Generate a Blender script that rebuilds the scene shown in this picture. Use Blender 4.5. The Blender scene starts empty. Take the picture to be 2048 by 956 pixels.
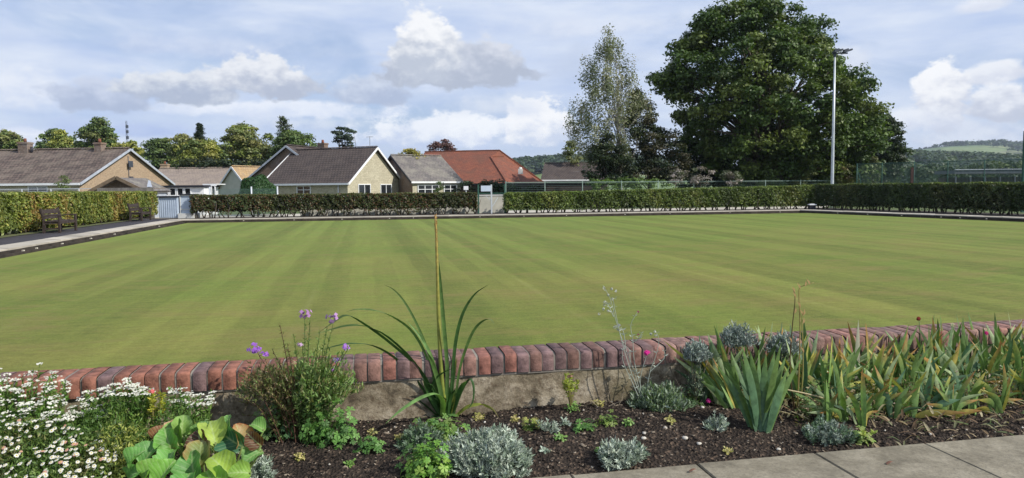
import bpy, math, random
import numpy as np
from mathutils import Vector, Matrix
SEED = 7
rng = np.random.default_rng(SEED)
random.seed(SEED)
PI = math.pi
scene = bpy.context.scene
coll = scene.collection
# ------------------------------------------------------------------ camera
FPX = 1460.0
CAMZ = 1.74
CAM = np.array([0.0, 0.0, CAMZ])
ROT = Matrix.Rotation(math.radians(86.0), 3, 'X') @ Matrix.Rotation(math.radians(-0.5), 3, 'Z')
cd = bpy.data.cameras.new('camera')
cam = bpy.data.objects.new('camera', cd)
coll.objects.link(cam)
cam.location = CAM
cam.rotation_euler = ROT.to_euler()
cd.sensor_width = 36.0
cd.lens = FPX / 2048 * 36.0
cd.clip_start = 0.05
cd.clip_end = 20000
scene.camera = cam

def ray(px, py):
    d = ROT @ Vector(((px - 1024) / FPX, -(py - 478) / FPX, -1.0))
    return np.array([d.x / d.y, 1.0, d.z / d.y])
def at(px, py, Y):
    return CAM + ray(px, py) * Y
def onz(px, py, z):
    r = ray(px, py)
    return CAM + r * ((z - CAMZ) / r[2])
def ppm(Y):            # metres per photo pixel at depth Y
    return Y / FPX

ANG = math.radians(11.3)
U = np.array([math.cos(ANG), math.sin(ANG), 0.0])
Vv = np.array([-math.sin(ANG), math.cos(ANG), 0.0])
UP = np.array([0.0, 0.0, 1.0])
def V3(*a): return np.array(a, float)
def unit(v):
    v = np.asarray(v, float)
    return v / (np.linalg.norm(v) + 1e-12)

# ------------------------------------------------------------------ geometry accumulator
class Geo:
    def __init__(s):
        s.v = []; s.c = []; s.uv = []; s.f = []; s.n = 0
    def add(s, verts, faces, col=(1, 1, 1), uv=None):
        verts = np.asarray(verts, float).reshape(-1, 3)
        m = len(verts)
        col = np.asarray(col, float)
        if col.ndim == 1: col = np.tile(col, (m, 1))
        s.v.append(verts); s.c.append(col)
        s.uv.append(np.zeros((m, 2)) if uv is None else np.asarray(uv, float))
        if isinstance(faces, np.ndarray):
            s.f.append(faces + s.n)
        else:
            by = {}
            for f in faces: by.setdefault(len(f), []).append(f)
            for k, fs in by.items(): s.f.append(np.array(fs, int) + s.n)
        s.n += m
    def quad(s, a, b, c, d, col=(1, 1, 1)):
        a, b, c, d = [np.asarray(p, float) for p in (a, b, c, d)]
        e = unit(b - a); n = unit(np.cross(b - a, d - a)); t = np.cross(n, e)
        P = np.array([a, b, c, d]); R = P - a
        s.add(P, [(0, 1, 2, 3)], col, np.stack([R @ e, R @ t], 1))
    def poly(s, pts, col=(1, 1, 1)):
        P = np.array(pts, float); e = unit(P[1] - P[0])
        n = unit(np.cross(P[1] - P[0], P[2] - P[0])); t = np.cross(n, e)
        R = P - P[0]
        s.add(P, [tuple(range(len(P)))], col, np.stack([R @ e, R @ t], 1))
    def box(s, c, size, ax=None, col=(1, 1, 1)):
        # c = centre, size = full extents along ax (3 unit vectors)
        c = np.asarray(c, float)
        X, Y, Z = (np.eye(3) if ax is None else [unit(a) for a in ax])
        hx, hy, hz = X * size[0] / 2, Y * size[1] / 2, Z * size[2] / 2
        p = lambda i, j, k: c + i * hx + j * hy + k * hz
        s.quad(p(-1,-1,-1), p(1,-1,-1), p(1,-1,1), p(-1,-1,1), col)
        s.quad(p(1,1,-1), p(-1,1,-1), p(-1,1,1), p(1,1,1), col)
        s.quad(p(1,-1,-1), p(1,1,-1), p(1,1,1), p(1,-1,1), col)
        s.quad(p(-1,1,-1), p(-1,-1,-1), p(-1,-1,1), p(-1,1,1), col)
        s.quad(p(-1,-1,1), p(1,-1,1), p(1,1,1), p(-1,1,1), col)
        s.quad(p(-1,1,-1), p(1,1,-1), p(1,-1,-1), p(-1,-1,-1), col)
    def beam(s, a, b, w, h, col=(1, 1, 1), up=UP):
        a = np.asarray(a, float); b = np.asarray(b, float)
        d = unit(b - a); sd = np.cross(d, up)
        if np.linalg.norm(sd) < 1e-4: sd = V3(1, 0, 0)
        sd = unit(sd); u2 = np.cross(sd, d)
        s.box((a + b) / 2, (np.linalg.norm(b - a), w, h), (d, sd, u2), col)
    def tube(s, pts, rad, sides=6, col=(1, 1, 1), cap=True):
        P = np.array(pts, float); n = len(P)
        rad = np.broadcast_to(np.asarray(rad, float), (n,))
        T = np.gradient(P, axis=0); T /= (np.linalg.norm(T, axis=1, keepdims=True) + 1e-9)
        ref = V3(0.31, 0.77, 0.1) if abs(T[0][2]) > .6 else UP
        A = np.cross(T, ref); A /= (np.linalg.norm(A, axis=1, keepdims=True) + 1e-9)
        B = np.cross(T, A)
        th = np.arange(sides) / sides * 2 * PI
        ring = (A[:, None, :] * np.cos(th)[None, :, None] + B[:, None, :] * np.sin(th)[None, :, None]) * rad[:, None, None] + P[:, None, :]
        F = []
        for i in range(n - 1):
            for j in range(sides):
                k = (j + 1) % sides
                F.append((i * sides + j, i * sides + k, (i + 1) * sides + k, (i + 1) * sides + j))
        if cap:
            F.append(tuple(range(sides))[::-1]); F.append(tuple((n - 1) * sides + j for j in range(sides)))
        L = np.concatenate([[0], np.cumsum(np.linalg.norm(np.diff(P, axis=0), axis=1))])
        uv = np.stack([np.tile(th / 6.28, n), np.repeat(L, sides)], 1)
        s.add(ring.reshape(-1, 3), F, col, uv)
    def leaves(s, P, N, size, col, aspect=0.6, fold=0.15, T=None):
        # folded rhombic leaves; P (m,3) N (m,3)
        P = np.asarray(P, float); m = len(P)
        N = np.asarray(N, float); N = N / (np.linalg.norm(N, axis=1, keepdims=True) + 1e-9)
        if T is None: T = rng.normal(size=(m, 3))
        T = T - (T * N).sum(1, keepdims=True) * N
        T /= (np.linalg.norm(T, axis=1, keepdims=True) + 1e-9)
        B = np.cross(N, T)
        sz = np.broadcast_to(np.asarray(size, float), (m,))[:, None]
        a = P - T * sz * .5; c = P + T * sz * .5
        b = P + B * sz * aspect * .5 + N * sz * fold - T * sz * .08
        d = P - B * sz * aspect * .5 + N * sz * fold - T * sz * .08
        verts = np.stack([a, b, c, d], 1).reshape(-1, 3)
        F = np.arange(4 * m).reshape(m, 4)
        col = np.asarray(col, float)
        if col.ndim == 1: col = np.tile(col, (m, 1))
        s.add(verts, F, np.repeat(col, 4, axis=0))
    def blade(s, pts, width, col, colt=None, cup=0.25, side=None, prof=None):
        # ribbon leaf along pts, V-folded, tapering
        P = np.array(pts, float); n = len(P)
        T = np.gradient(P, axis=0); T /= (np.linalg.norm(T, axis=1, keepdims=True) + 1e-9)
        if side is None: side = V3(1, 0.1, 0)
        S = np.tile(np.asarray(side, float), (n, 1)); S = S - (S * T).sum(1, keepdims=True) * T
        S /= (np.linalg.norm(S, axis=1, keepdims=True) + 1e-9)
        Nn = np.cross(S, T)
        t = np.linspace(0, 1, n)
        w = (prof(t) if prof else np.clip(np.minimum(1, .6 + t * 1.2) * (1 - t ** 2.6), .02, 1)) * width / 2
        L = P - S * w[:, None] + Nn * (w * cup)[:, None]
        R = P + S * w[:, None] + Nn * (w * cup)[:, None]
        verts = np.stack([L, P, R], 1).reshape(-1, 3)
        F = []
        for i in range(n - 1):
            o = i * 3
            F += [(o, o + 1, o + 4, o + 3), (o + 1, o + 2, o + 5, o + 4)]
        c0 = np.asarray(col, float); c1 = c0 if colt is None else np.asarray(colt, float)
        k = np.clip((t - .5) / .4, 0, 1)[:, None] ** 1.4
        C = c0 * (1 - k) + c1 * k
        s.add(verts, F, np.repeat(C, 3, axis=0))

def smooth_path(pts, n=14):
    P = np.array(pts, float)
    if len(P) < 3:
        return np.linspace(P[0], P[-1], n)
    Q = np.vstack([2 * P[0] - P[1], P, 2 * P[-1] - P[-2]])
    out = []
    segs = len(P) - 1
    for t in np.linspace(0, segs, n):
        i = min(int(t), segs - 1); f = t - i
        a, b, c, d = Q[i], Q[i + 1], Q[i + 2], Q[i + 3]
        out.append(.5 * ((2 * b) + (c - a) * f + (2 * a - 5 * b + 4 * c - d) * f * f + (3 * b - a - 3 * c + d) * f ** 3))
    return np.array(out)

def link(o): coll.objects.link(o); return o

def build(name, g, mat, parent=None, origin=None, smooth=False):
    if parent is not None and origin is None: origin = np.array(parent['_o'])
    if origin is None: origin = np.zeros(3)
    origin = np.asarray(origin, float)
    me = bpy.data.meshes.new(name)
    V = np.concatenate(g.v) - origin
    C = np.concatenate(g.c); UVs = np.concatenate(g.uv)
    me.vertices.add(len(V)); me.vertices.foreach_set('co', V.astype(np.float32).ravel())
    loops = np.concatenate([f.ravel() for f in g.f])
    tot = np.concatenate([np.full(len(f), f.shape[1]) for f in g.f])
    st = np.concatenate([[0], np.cumsum(tot)[:-1]])
    me.loops.add(len(loops)); me.loops.foreach_set('vertex_index', loops.astype(np.int32))
    me.polygons.add(len(tot))
    me.polygons.foreach_set('loop_start', st.astype(np.int32))
    me.polygons.foreach_set('loop_total', tot.astype(np.int32))
    if smooth: me.polygons.foreach_set('use_smooth', np.ones(len(tot), bool))
    me.update(calc_edges=True)
    ca = me.color_attributes.new('tint', 'FLOAT_COLOR', 'POINT')
    ca.data.foreach_set('color', np.hstack([C, np.ones((len(C), 1))]).astype(np.float32).ravel())
    ul = me.uv_layers.new(name='UVMap')
    ul.data.foreach_set('uv', UVs[loops].astype(np.float32).ravel())
    o = bpy.data.objects.new(name, me)
    link(o)
    me.materials.append(mat)
    if parent is not None: o.parent = parent
    else: o.location = origin
    return o

def thing(name, label, cat, loc, group=None):
    o = bpy.data.objects.new(name, None)
    o.empty_display_size = .2
    link(o); o.location = [float(x) for x in loc]
    o['_o'] = [float(x) for x in loc]
    return tag(o, label, cat, group)
def tag(o, label, cat, group=None, kind=None):
    if label: o['label'] = label
    if cat: o['category'] = cat
    if group: o['group'] = group
    if kind: o['kind'] = kind
    return o
def sub(parent, child):   # child mesh becomes sub-part of a part (same local frame)
    return child
def struct(name, g, mat, origin=None, label=None, smooth=False):
    o = build(name, g, mat, None, origin, smooth); o['kind'] = 'structure'
    if label: o['label'] = label
    return o

# ------------------------------------------------------------------ materials
def new_mat(name):
    m = bpy.data.materials.new(name); m.use_nodes = True
    nt = m.node_tree; nt.nodes.clear()
    out = nt.nodes.new('ShaderNodeOutputMaterial')
    b = nt.nodes.new('ShaderNodeBsdfPrincipled')
    nt.links.new(b.outputs[0], out.inputs[0])
    return m, nt, b, out
def nn(nt, t, **kw):
    n = nt.nodes.new(t)
    for k, v in kw.items():
        if k.startswith('i_'): n.inputs[int(k[2:])].default_value = v
        else: setattr(n, k, v)
    return n
def noise(nt, vec, scale, detail=4, rough=.55, dist=0):
    n = nt.nodes.new('ShaderNodeTexNoise'); n.inputs['Scale'].default_value = scale
    n.inputs['Detail'].default_value = detail; n.inputs['Roughness'].default_value = rough
    n.inputs['Distortion'].default_value = dist
    if vec is not None: nt.links.new(vec, n.inputs['Vector'])
    return n.outputs['Fac']
def ramp(nt, fac, stops):
    r = nt.nodes.new('ShaderNodeValToRGB')
    cr = r.color_ramp
    while len(cr.elements) > 1: cr.elements.remove(cr.elements[-1])
    for i, (p, c) in enumerate(stops):
        e = cr.elements[0] if i == 0 else cr.elements.new(p)
        e.position = p; e.color = (*c, 1) if len(c) == 3 else c
    nt.links.new(fac, r.inputs[0]); return r.outputs[0]
def mixc(nt, fac, a, b, mode='MIX'):
    m = nt.nodes.new('ShaderNodeMix'); m.data_type = 'RGBA'; m.blend_type = mode
    for s, v in ((m.inputs[0], fac), (m.inputs[6], a), (m.inputs[7], b)):
        if isinstance(v, bpy.types.NodeSocket): nt.links.new(v, s)
        elif isinstance(v, (int, float)): s.default_value = v
        else: s.default_value = (*v, 1) if len(v) == 3 else v
    return m.outputs[2]
def math_(nt, op, a, b=None, c=None, clamp=False):
    m = nt.nodes.new('ShaderNodeMath'); m.operation = op; m.use_clamp = clamp
    for i, v in enumerate((a, b, c)):
        if v is None: continue
        if isinstance(v, bpy.types.NodeSocket): nt.links.new(v, m.inputs[i])
        else: m.inputs[i].default_value = v
    return m.outputs[0]
def maprange(nt, v, a, b, c=0, d=1, smooth=False):
    m = nt.nodes.new('ShaderNodeMapRange')
    if smooth: m.interpolation_type = 'SMOOTHSTEP'
    nt.links.new(v, m.inputs[0])
    for i, x in enumerate((a, b, c, d)): m.inputs[i + 1].default_value = x
    return m.outputs[0]
def bump(nt, b, h, strength=.3, dist=.01):
    n = nt.nodes.new('ShaderNodeBump'); n.inputs['Strength'].default_value = strength
    n.inputs['Distance'].default_value = dist
    nt.links.new(h, n.inputs['Height']); nt.links.new(n.outputs[0], b.inputs['Normal'])
def objco(nt, scale=None, rot=None):
    t = nt.nodes.new('ShaderNodeTexCoord').outputs['Object']
    if scale is None and rot is None: return t
    m = nt.nodes.new('ShaderNodeMapping')
    if scale: m.inputs['Scale'].default_value = scale
    if rot: m.inputs['Rotation'].default_value = rot
    nt.links.new(t, m.inputs[0]); return m.outputs[0]

def rough_mat(name, c1, c2, scale=3, rough=.8, bs=.2, bd=.01, bscale=30, detail=5, use_tint=False, metal=0, spec=.3):
    m, nt, b, out = new_mat(name)
    v = objco(nt)
    f = noise(nt, v, scale, detail)
    col = ramp(nt, f, [(.3, c1), (.7, c2)])
    if use_tint:
        a = nt.nodes.new('ShaderNodeAttribute'); a.attribute_name = 'tint'
        col = mixc(nt, 1, col, a.outputs[0], 'MULTIPLY')
    nt.links.new(col, b.inputs['Base Color'])
    b.inputs['Roughness'].default_value = rough; b.inputs['Metallic'].default_value = metal
    b.inputs['Specular IOR Level'].default_value = spec
    if bs: bump(nt, b, noise(nt, v, bscale, 4), bs, bd)
    return m
def leaf_mat(name, rough=.5, trans=.3, vary=.0, nscale=2.0, spec=.35, tmul=(1.3, 1.5, .6)):
    m, nt, b, out = new_mat(name)
    a = nt.nodes.new('ShaderNodeAttribute'); a.attribute_name = 'tint'
    col = a.outputs[0]
    if vary:
        f = noise(nt, objco(nt), nscale, 3)
        k = maprange(nt, f, .3, .7, 1 - vary, 1 + vary)
        col = mixc(nt, 1, col, k, 'MULTIPLY')
    nt.links.new(col, b.inputs['Base Color'])
    b.inputs['Roughness'].default_value = rough
    b.inputs['Specular IOR Level'].default_value = spec
    t = nt.nodes.new('ShaderNodeBsdfTranslucent')
    nt.links.new(mixc(nt, 1, col, tmul, 'MULTIPLY'), t.inputs[0])
    mx = nt.nodes.new('ShaderNodeMixShader'); mx.inputs[0].default_value = trans
    nt.links.new(b.outputs[0], mx.inputs[1]); nt.links.new(t.outputs[0], mx.inputs[2])
    nt.links.new(mx.outputs[0], out.inputs[0])
    return m
def tile_mat(name, c1, c2, mortar, bw=.3, bh=.33, rough=.85, patch=(.3, .3, .3), patchamt=.35, off=.5, msize=.012):
    m, nt, b, out = new_mat(name)
    uv = nt.nodes.new('ShaderNodeTexCoord').outputs['UV']
    br = nt.nodes.new('ShaderNodeTexBrick')
    br.inputs['Color1'].default_value = (*c1, 1); br.inputs['Color2'].default_value = (*c2, 1)
    br.inputs['Mortar'].default_value = (*mortar, 1)
    br.inputs['Scale'].default_value = 1; br.inputs['Brick Width'].default_value = bw
    br.inputs['Row Height'].default_value = bh; br.inputs['Mortar Size'].default_value = msize
    br.inputs['Mortar Smooth'].default_value = .3; br.offset = off
    nt.links.new(uv, br.inputs['Vector'])
    f = noise(nt, objco(nt), .9, 6, .65)
    col = mixc(nt, maprange(nt, f, .42, .68, 0, patchamt), br.outputs[0], patch)
    f2 = noise(nt, objco(nt), 9, 3)
    col = mixc(nt, 1, col, maprange(nt, f2, .3, .7, .8, 1.2), 'MULTIPLY')
    nt.links.new(col, b.inputs['Base Color'])
    b.inputs['Roughness'].default_value = rough; b.inputs['Specular IOR Level'].default_value = .25
    bump(nt, b, math_(nt, 'MULTIPLY', br.outputs['Fac'], -1.0), .5, .02)
    return m
def tint_mat(name, rough=.7, spec=.3, bs=.0, bscale=60, vary=.15, nscale=12, metal=0):
    m, nt, b, out = new_mat(name)
    a = nt.nodes.new('ShaderNodeAttribute'); a.attribute_name = 'tint'
    v = objco(nt)
    f = noise(nt, v, nscale, 5, .6)
    col = mixc(nt, 1, a.outputs[0], maprange(nt, f, .3, .7, 1 - vary, 1 + vary), 'MULTIPLY')
    nt.links.new(col, b.inputs['Base Color'])
    b.inputs['Roughness'].default_value = rough; b.inputs['Specular IOR Level'].default_value = spec
    b.inputs['Metallic'].default_value = metal
    if bs: bump(nt, b, noise(nt, v, bscale, 5), bs, .005)
    return m

M = {}
M['leaf'] = leaf_mat('leaf_surface', .5, .3)
M['leaf_far'] = leaf_mat('tree_leaf_surface', .55, .22)
M['leaf_gloss'] = leaf_mat('glossy_leaf_surface', .45, .25, vary=.3, nscale=30, spec=.35)
M['leaf_silver'] = leaf_mat('silver_leaf_surface', .8, .12, spec=.2, tmul=(1, 1, .9))
M['petal'] = leaf_mat('petal_surface', .7, .3, spec=.2, tmul=(1, 1, 1))
M['hedge_leaf'] = leaf_mat('hedge_leaf_surface', .5, .25, vary=.25, nscale=.8)
M['bark'] = rough_mat('bark', (.05, .04, .03), (.13, .11, .085), 4, .9, .6, .03, 12)
M['birch_bark'] = rough_mat('birch_bark', (.14, .125, .105), (.36, .34, .30), 5, .8, .3, .01, 12)
M['wood_dark'] = rough_mat('weathered_dark_timber', (.025, .018, .016), (.06, .044, .037), 8, .75, .3, .005, 40)
M['wood'] = rough_mat('brown_timber', (.12, .085, .055), (.2, .15, .1), 6, .8, .3, .005, 40)
M['white'] = rough_mat('white_paint', (.66, .67, .68), (.8, .8, .8), 2, .5, .05)
M['offwhite'] = rough_mat('dull_white_paint', (.5, .5, .48), (.65, .65, .62), 2, .6, .05)
M['blackpaint'] = rough_mat('black_paint', (.012, .014, .02), (.03, .03, .04), 2, .5, .05)
M['glass'] = None
m, nt, b, out = new_mat('window_glass')
b.inputs['Base Color'].default_value = (.015, .018, .022, 1); b.inputs['Roughness'].default_value = .08
b.inputs['Specular IOR Level'].default_value = .7
M['glass'] = m
M['metal_grey'] = rough_mat('galvanised_metal', (.42, .45, .48), (.55, .58, .6), 3, .45, .05, metal=.3)
M['metal_dark'] = rough_mat('dark_metal', (.05, .06, .075), (.09, .1, .12), 3, .5, .05, metal=.3)
M['metal_green'] = rough_mat('green_coated_metal', (.02, .07, .05), (.035, .1, .075), 3, .5, .05)
M['mesh_green'] = rough_mat('green_wire', (.09, .15, .14), (.13, .20, .185), 3, .6, 0)
M['tint'] = tint_mat('painted_tint')
HAZE = 0.00009
# ================================================================== SKY + SUN
SUN_AZ = math.radians(25.0)     # sun direction: from +X, a little towards the camera side (-Y)
SUN_EL = math.radians(38.0)
sdir = V3(math.cos(SUN_EL) * math.cos(SUN_AZ), -math.cos(SUN_EL) * math.sin(SUN_AZ), math.sin(SUN_EL))
sl = bpy.data.lights.new('sun', 'SUN'); sl.energy = 5.0; sl.angle = math.radians(.55); sl.color = (1, .955, .87)
so = link(bpy.data.objects.new('sun', sl))
so.rotation_euler = Vector(sdir).to_track_quat('Z', 'Y').to_euler(); so.location = (30, -10, 40)

w = bpy.data.worlds.new('World'); scene.world = w; w.use_nodes = True
nt = w.node_tree; nt.nodes.clear()
wo = nt.nodes.new('ShaderNodeOutputWorld'); bg = nt.nodes.new('ShaderNodeBackground')
bg.inputs[1].default_value = .1
nt.links.new(bg.outputs[0], wo.inputs[0])
sky = nt.nodes.new('ShaderNodeTexSky'); sky.sky_type = 'NISHITA'; sky.sun_disc = False
sky.sun_elevation = SUN_EL; sky.sun_rotation = math.atan2(sdir[0], sdir[1])
sky.air_density = 1.0; sky.dust_density = .6; sky.ozone_density = 1.5
dirv = nt.nodes.new('ShaderNodeTexCoord').outputs['Generated']
sx = nt.nodes.new('ShaderNodeSeparateXYZ'); nt.links.new(dirv, sx.inputs[0])
az = math_(nt, 'ARCTAN2', sx.outputs[0], sx.outputs[1]); el = math_(nt, 'ARCSINE', sx.outputs[2])
def vscale(v, s):
    mp = nt.nodes.new('ShaderNodeMapping'); mp.inputs['Scale'].default_value = s
    nt.links.new(v, mp.inputs[0]); return mp.outputs[0]
nA = noise(nt, vscale(dirv, (1, 1, 2.6)), 3.2, 6, .55, .4)       # broad veil
nB = noise(nt, vscale(dirv, (1, 1, 1.5)), 15, 8, .58, .0)         # puff edges
nC = noise(nt, vscale(dirv, (1, 1, 1.6)), 34, 6, .6)
nD = noise(nt, vscale(dirv, (1, 1, 4.5)), 7, 6, .55)             # streaky
base = mixc(nt, .45, sky.outputs[0], (3.4, 4.7, 8.2))
veil = mixc(nt, maprange(nt, nD, .3, .7), (4.5, 5.6, 8.0), (6.9, 7.6, 8.9))
hb = maprange(nt, el, .03, .13, .62, 1.05)    # veil is thinner close to the horizon
veilm = math_(nt, 'MULTIPLY', maprange(nt, nA, .34, .54, .25, 1.0, True), hb, clamp=True)
col = mixc(nt, veilm, base, veil)
def cloud(px, py, rx, ry, bright=(8.6, 8.9, 9.5), shadow=(5.2, 5.9, 7.4), soft=.35, amp=1.7, opac=1.0, split=-.1, flat=1.6):
    global col
    r0 = ray(px, py); a0 = math.atan2(r0[0], 1); e0 = math.atan2(r0[2], math.hypot(r0[0], 1))
    r1 = ray(px + rx, py); ra = math.atan2(r1[0], 1) - a0
    re = ry / FPX * math.cos(a0)
    ex = math_(nt, 'MULTIPLY_ADD', az, 1 / ra, -a0 / ra)
    ey = math_(nt, 'MULTIPLY_ADD', el, 1 / re, -e0 / re)
    # flatter underside
    eyn = math_(nt, 'MULTIPLY', math_(nt, 'MINIMUM', ey, 0.0), flat)
    eyp = math_(nt, 'MAXIMUM', ey, 0.0)
    d2 = math_(nt, 'ADD', math_(nt, 'MULTIPLY', ex, ex), math_(nt, 'ADD', math_(nt, 'MULTIPLY', eyn, eyn), math_(nt, 'MULTIPLY', eyp, eyp)))
    d = math_(nt, 'SUBTRACT', 1.0, math_(nt, 'SQRT', d2))
    f = math_(nt, 'MULTIPLY_ADD', nB, amp, d); f = math_(nt, 'SUBTRACT', f, amp * .5); f = math_(nt, 'ADD', f, math_(nt, 'MULTIPLY_ADD', nC, 1.0, -.5))
    m = maprange(nt, f, 0, soft, 0, opac, True)
    s = math_(nt, 'ADD', math_(nt, 'MULTIPLY_ADD', nC, 2.2, -1.1), math_(nt, 'MULTIPLY_ADD', ey, .8, math_(nt, 'MULTIPLY', ex, -.1)))
    s = math_(nt, 'MULTIPLY_ADD', nB, -1.6, math_(nt, 'ADD', s, .8))
    s = maprange(nt, s, split - .55, split + .55, 0, 1, True)
    c = mixc(nt, s, shadow, bright)
    col = mixc(nt, m, col, c)
G1 = (5.4, 6.1, 7.6); WH = (8.7, 9.0, 9.6); SOFTW = (7.4, 7.9, 8.8); BL = (4.7, 5.6, 7.7)
cloud(150, 310, 420, 75, SOFTW, BL, .9, 1.2, .7)
cloud(560, 222, 330, 28, (8.3, 8.7, 9.5), (6.6, 7.3, 8.8), .5, 1.6, .9)
cloud(60, 190, 190, 60, (8.0, 8.4, 9.2), (6.0, 6.8, 8.5), .7, 1.5, .85)
cloud(420, 100, 330, 34, (6.6, 7.2, 8.6), (4.9, 5.7, 7.6), .9, 1.6, .6)
cloud(1180, 60, 300, 40, (7.2, 7.7, 8.8), (5.4, 6.2, 7.9), .9, 1.6, .6)
cloud(60, 272, 70, 22, (8.2, 8.6, 9.4), (6.4, 7.1, 8.7), .4, 1.6, .9)
cloud(215, 200, 120, 48, (5.9, 6.5, 7.9), (4.0, 4.7, 6.3), .3, 1.6, .95, .2)
cloud(370, 182, 150, 50, (7.6, 7.9, 8.4), (4.1, 4.7, 6.0), .3, 1.6, .97, .25)
cloud(548, 165, 110, 58, (8.2, 8.4, 8.8), (4.4, 4.9, 6.1), .25, 1.6, .97, .15)
cloud(735, 190, 85, 45, (6.2, 6.8, 8.0), (4.1, 4.8, 6.4), .4, 1.6, .9, .2)
cloud(600, 250, 200, 22, SOFTW, BL, .8, 1.2, .6)
cloud(900, 275, 190, 52, (8.8, 9.1, 9.6), (5.2, 6.1, 8.1), .35, 1.8, .95, .0)
cloud(1065, 255, 85, 66, (9.3, 9.4, 9.6), (6.0, 6.7, 8.2), .25, 1.7, 1, -.15)
cloud(960, 262, 70, 45, (9.0, 9.3, 9.7), (6.4, 7.0, 8.5), .3, 1.5, 1, -.2)
cloud(1000, 215, 130, 40, SOFTW, (6.2, 6.9, 8.4), .8, 1.4, .7)
cloud(925, 142, 175, 62, (6.9, 7.2, 8.0), (4.3, 4.8, 5.9), .3, 1.6, .97, .35)
cloud(855, 95, 78, 82, (9.0, 9.1, 9.3), (5.0, 5.5, 6.5), .3, 1.6, 1, .0, 1.1)
cloud(1690, 130, 70, 48, SOFTW, (6.6, 7.0, 8.2), .7, 1.3, .8)
cloud(1930, 275, 200, 50, (7.6, 8.0, 8.8), (5.0, 5.6, 7.1), .7, 1.6, .8)
cloud(250, 262, 260, 26, (4.2, 5.2, 8.0), (3.4, 4.5, 7.6), .8, 1.2, .75)
cloud(1180, 130, 150, 60, (5.3, 6.1, 7.8), (4.5, 5.3, 7.0), .8, 1.5, .7)
cloud(1878, 190, 58, 78, (9.2, 9.3, 9.5), (5.8, 6.2, 7.3), .25, 1.6, 1, -.1, 1.0)
cloud(1840, 245, 95, 42, (8.3, 8.6, 9.2), (6.3, 6.8, 8.1), .6, 1.5, .9)
cloud(1990, 150, 70, 30, (8.6, 8.8, 9.2), (6.8, 7.1, 8.0), .4, 1.5, .9)
cloud(2010, 215, 85, 50, (8.8, 9.0, 9.4), (5.3, 5.7, 6.8), .35, 1.6, .95, .1)
cloud(1975, 10, 80, 22, (8.4, 8.6, 9.2), (7.0, 7.3, 8.2), .6, 1.3, .7)
nt.links.new(col, bg.inputs[0])
w.cycles.sampling_method = 'MANUAL'; w.cycles.sample_map_resolution = 512

scene.view_settings.view_transform = 'Standard'; scene.view_settings.look = 'None'
scene.view_settings.gamma = 1.0; scene.view_settings.use_curve_mapping = False
scene.view_settings.exposure = 0.1
scene.render.engine = 'CYCLES'

# ================================================================== GROUND, GREEN, PATHS
FL = onz(375, 446, 0); FR = onz(1612, 426, 0)
RB = onz(2048, 444, 0)                        # a point on the right edge of the green
VR = unit(RB - FR)                            # direction of right edge, towards the camera
def gl(a, b, z=0):                            # green frame: a along the far edge, b away from the camera
    p = FL + U * a + Vv * b; return V3(p[0], p[1], z)
LEN = float((FR - FL) @ U)

# base ground with soft meadow colour, reaching the horizon
g = Geo()
N = 60
xs = np.concatenate([-np.geomspace(3450, 60, 26), np.linspace(-50, 50, 12), np.geomspace(60, 3450, 26)])
ys = np.concatenate([np.linspace(-60, 60, 8), np.geomspace(75, 3850, 30)])
gx, gy = np.meshgrid(xs, ys); P = np.stack([gx.ravel(), gy.ravel(), np.full(gx.size, -.06)], 1)
nx = len(xs); F = []
for j in range(len(ys) - 1):
    for i in range(nx - 1):
        F.append((j * nx + i, j * nx + i + 1, (j + 1) * nx + i + 1, (j + 1) * nx + i))
g.add(P, F)
M['meadow'] = rough_mat('meadow_grass', (.055, .085, .025), (.10, .13, .04), .02, .9, .2, .05, 3)
struct('ground', g, M['meadow'])

# lawn
m, nt, b, out = new_mat('mown_bowling_lawn')
v = objco(nt)
sp = nt.nodes.new('ShaderNodeSeparateXYZ'); nt.links.new(v, sp.inputs[0])
wob = noise(nt, v, .25, 2)
a_ = math_(nt, 'MULTIPLY_ADD', wob, .5, sp.outputs[0])
st1 = math_(nt, 'SINE', math_(nt, 'MULTIPLY', a_, 2 * PI / 2.3))
st1 = maprange(nt, st1, -.35, .35, -1, 1, True)
st2 = math_(nt, 'SINE', math_(nt, 'MULTIPLY', math_(nt, 'ADD', math_(nt, 'MULTIPLY', sp.outputs[0], .55), math_(nt, 'MULTIPLY', sp.outputs[1], -.85)), 2 * PI / 3.1))
amp = maprange(nt, noise(nt, objco(nt, (.12, .06, 1)), 1, 3), .35, .65, .25, 1.0)
s = math_(nt, 'MULTIPLY', st1, amp)
s = math_(nt, 'MULTIPLY_ADD', st2, .12, s)
nar = math_(nt, 'SINE', math_(nt, 'MULTIPLY', math_(nt, 'MULTIPLY_ADD', noise(nt, v, .6, 2), .12, sp.outputs[0]), 2 * PI / .92))
nar = maprange(nt, nar, -.2, .2, -1, 1, True)
nar = math_(nt, 'MULTIPLY', nar, maprange(nt, noise(nt, objco(nt, (.2, .1, 1)), 1, 2), .4, .6, .0, .75))
s = math_(nt, 'ADD', s, nar)
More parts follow.
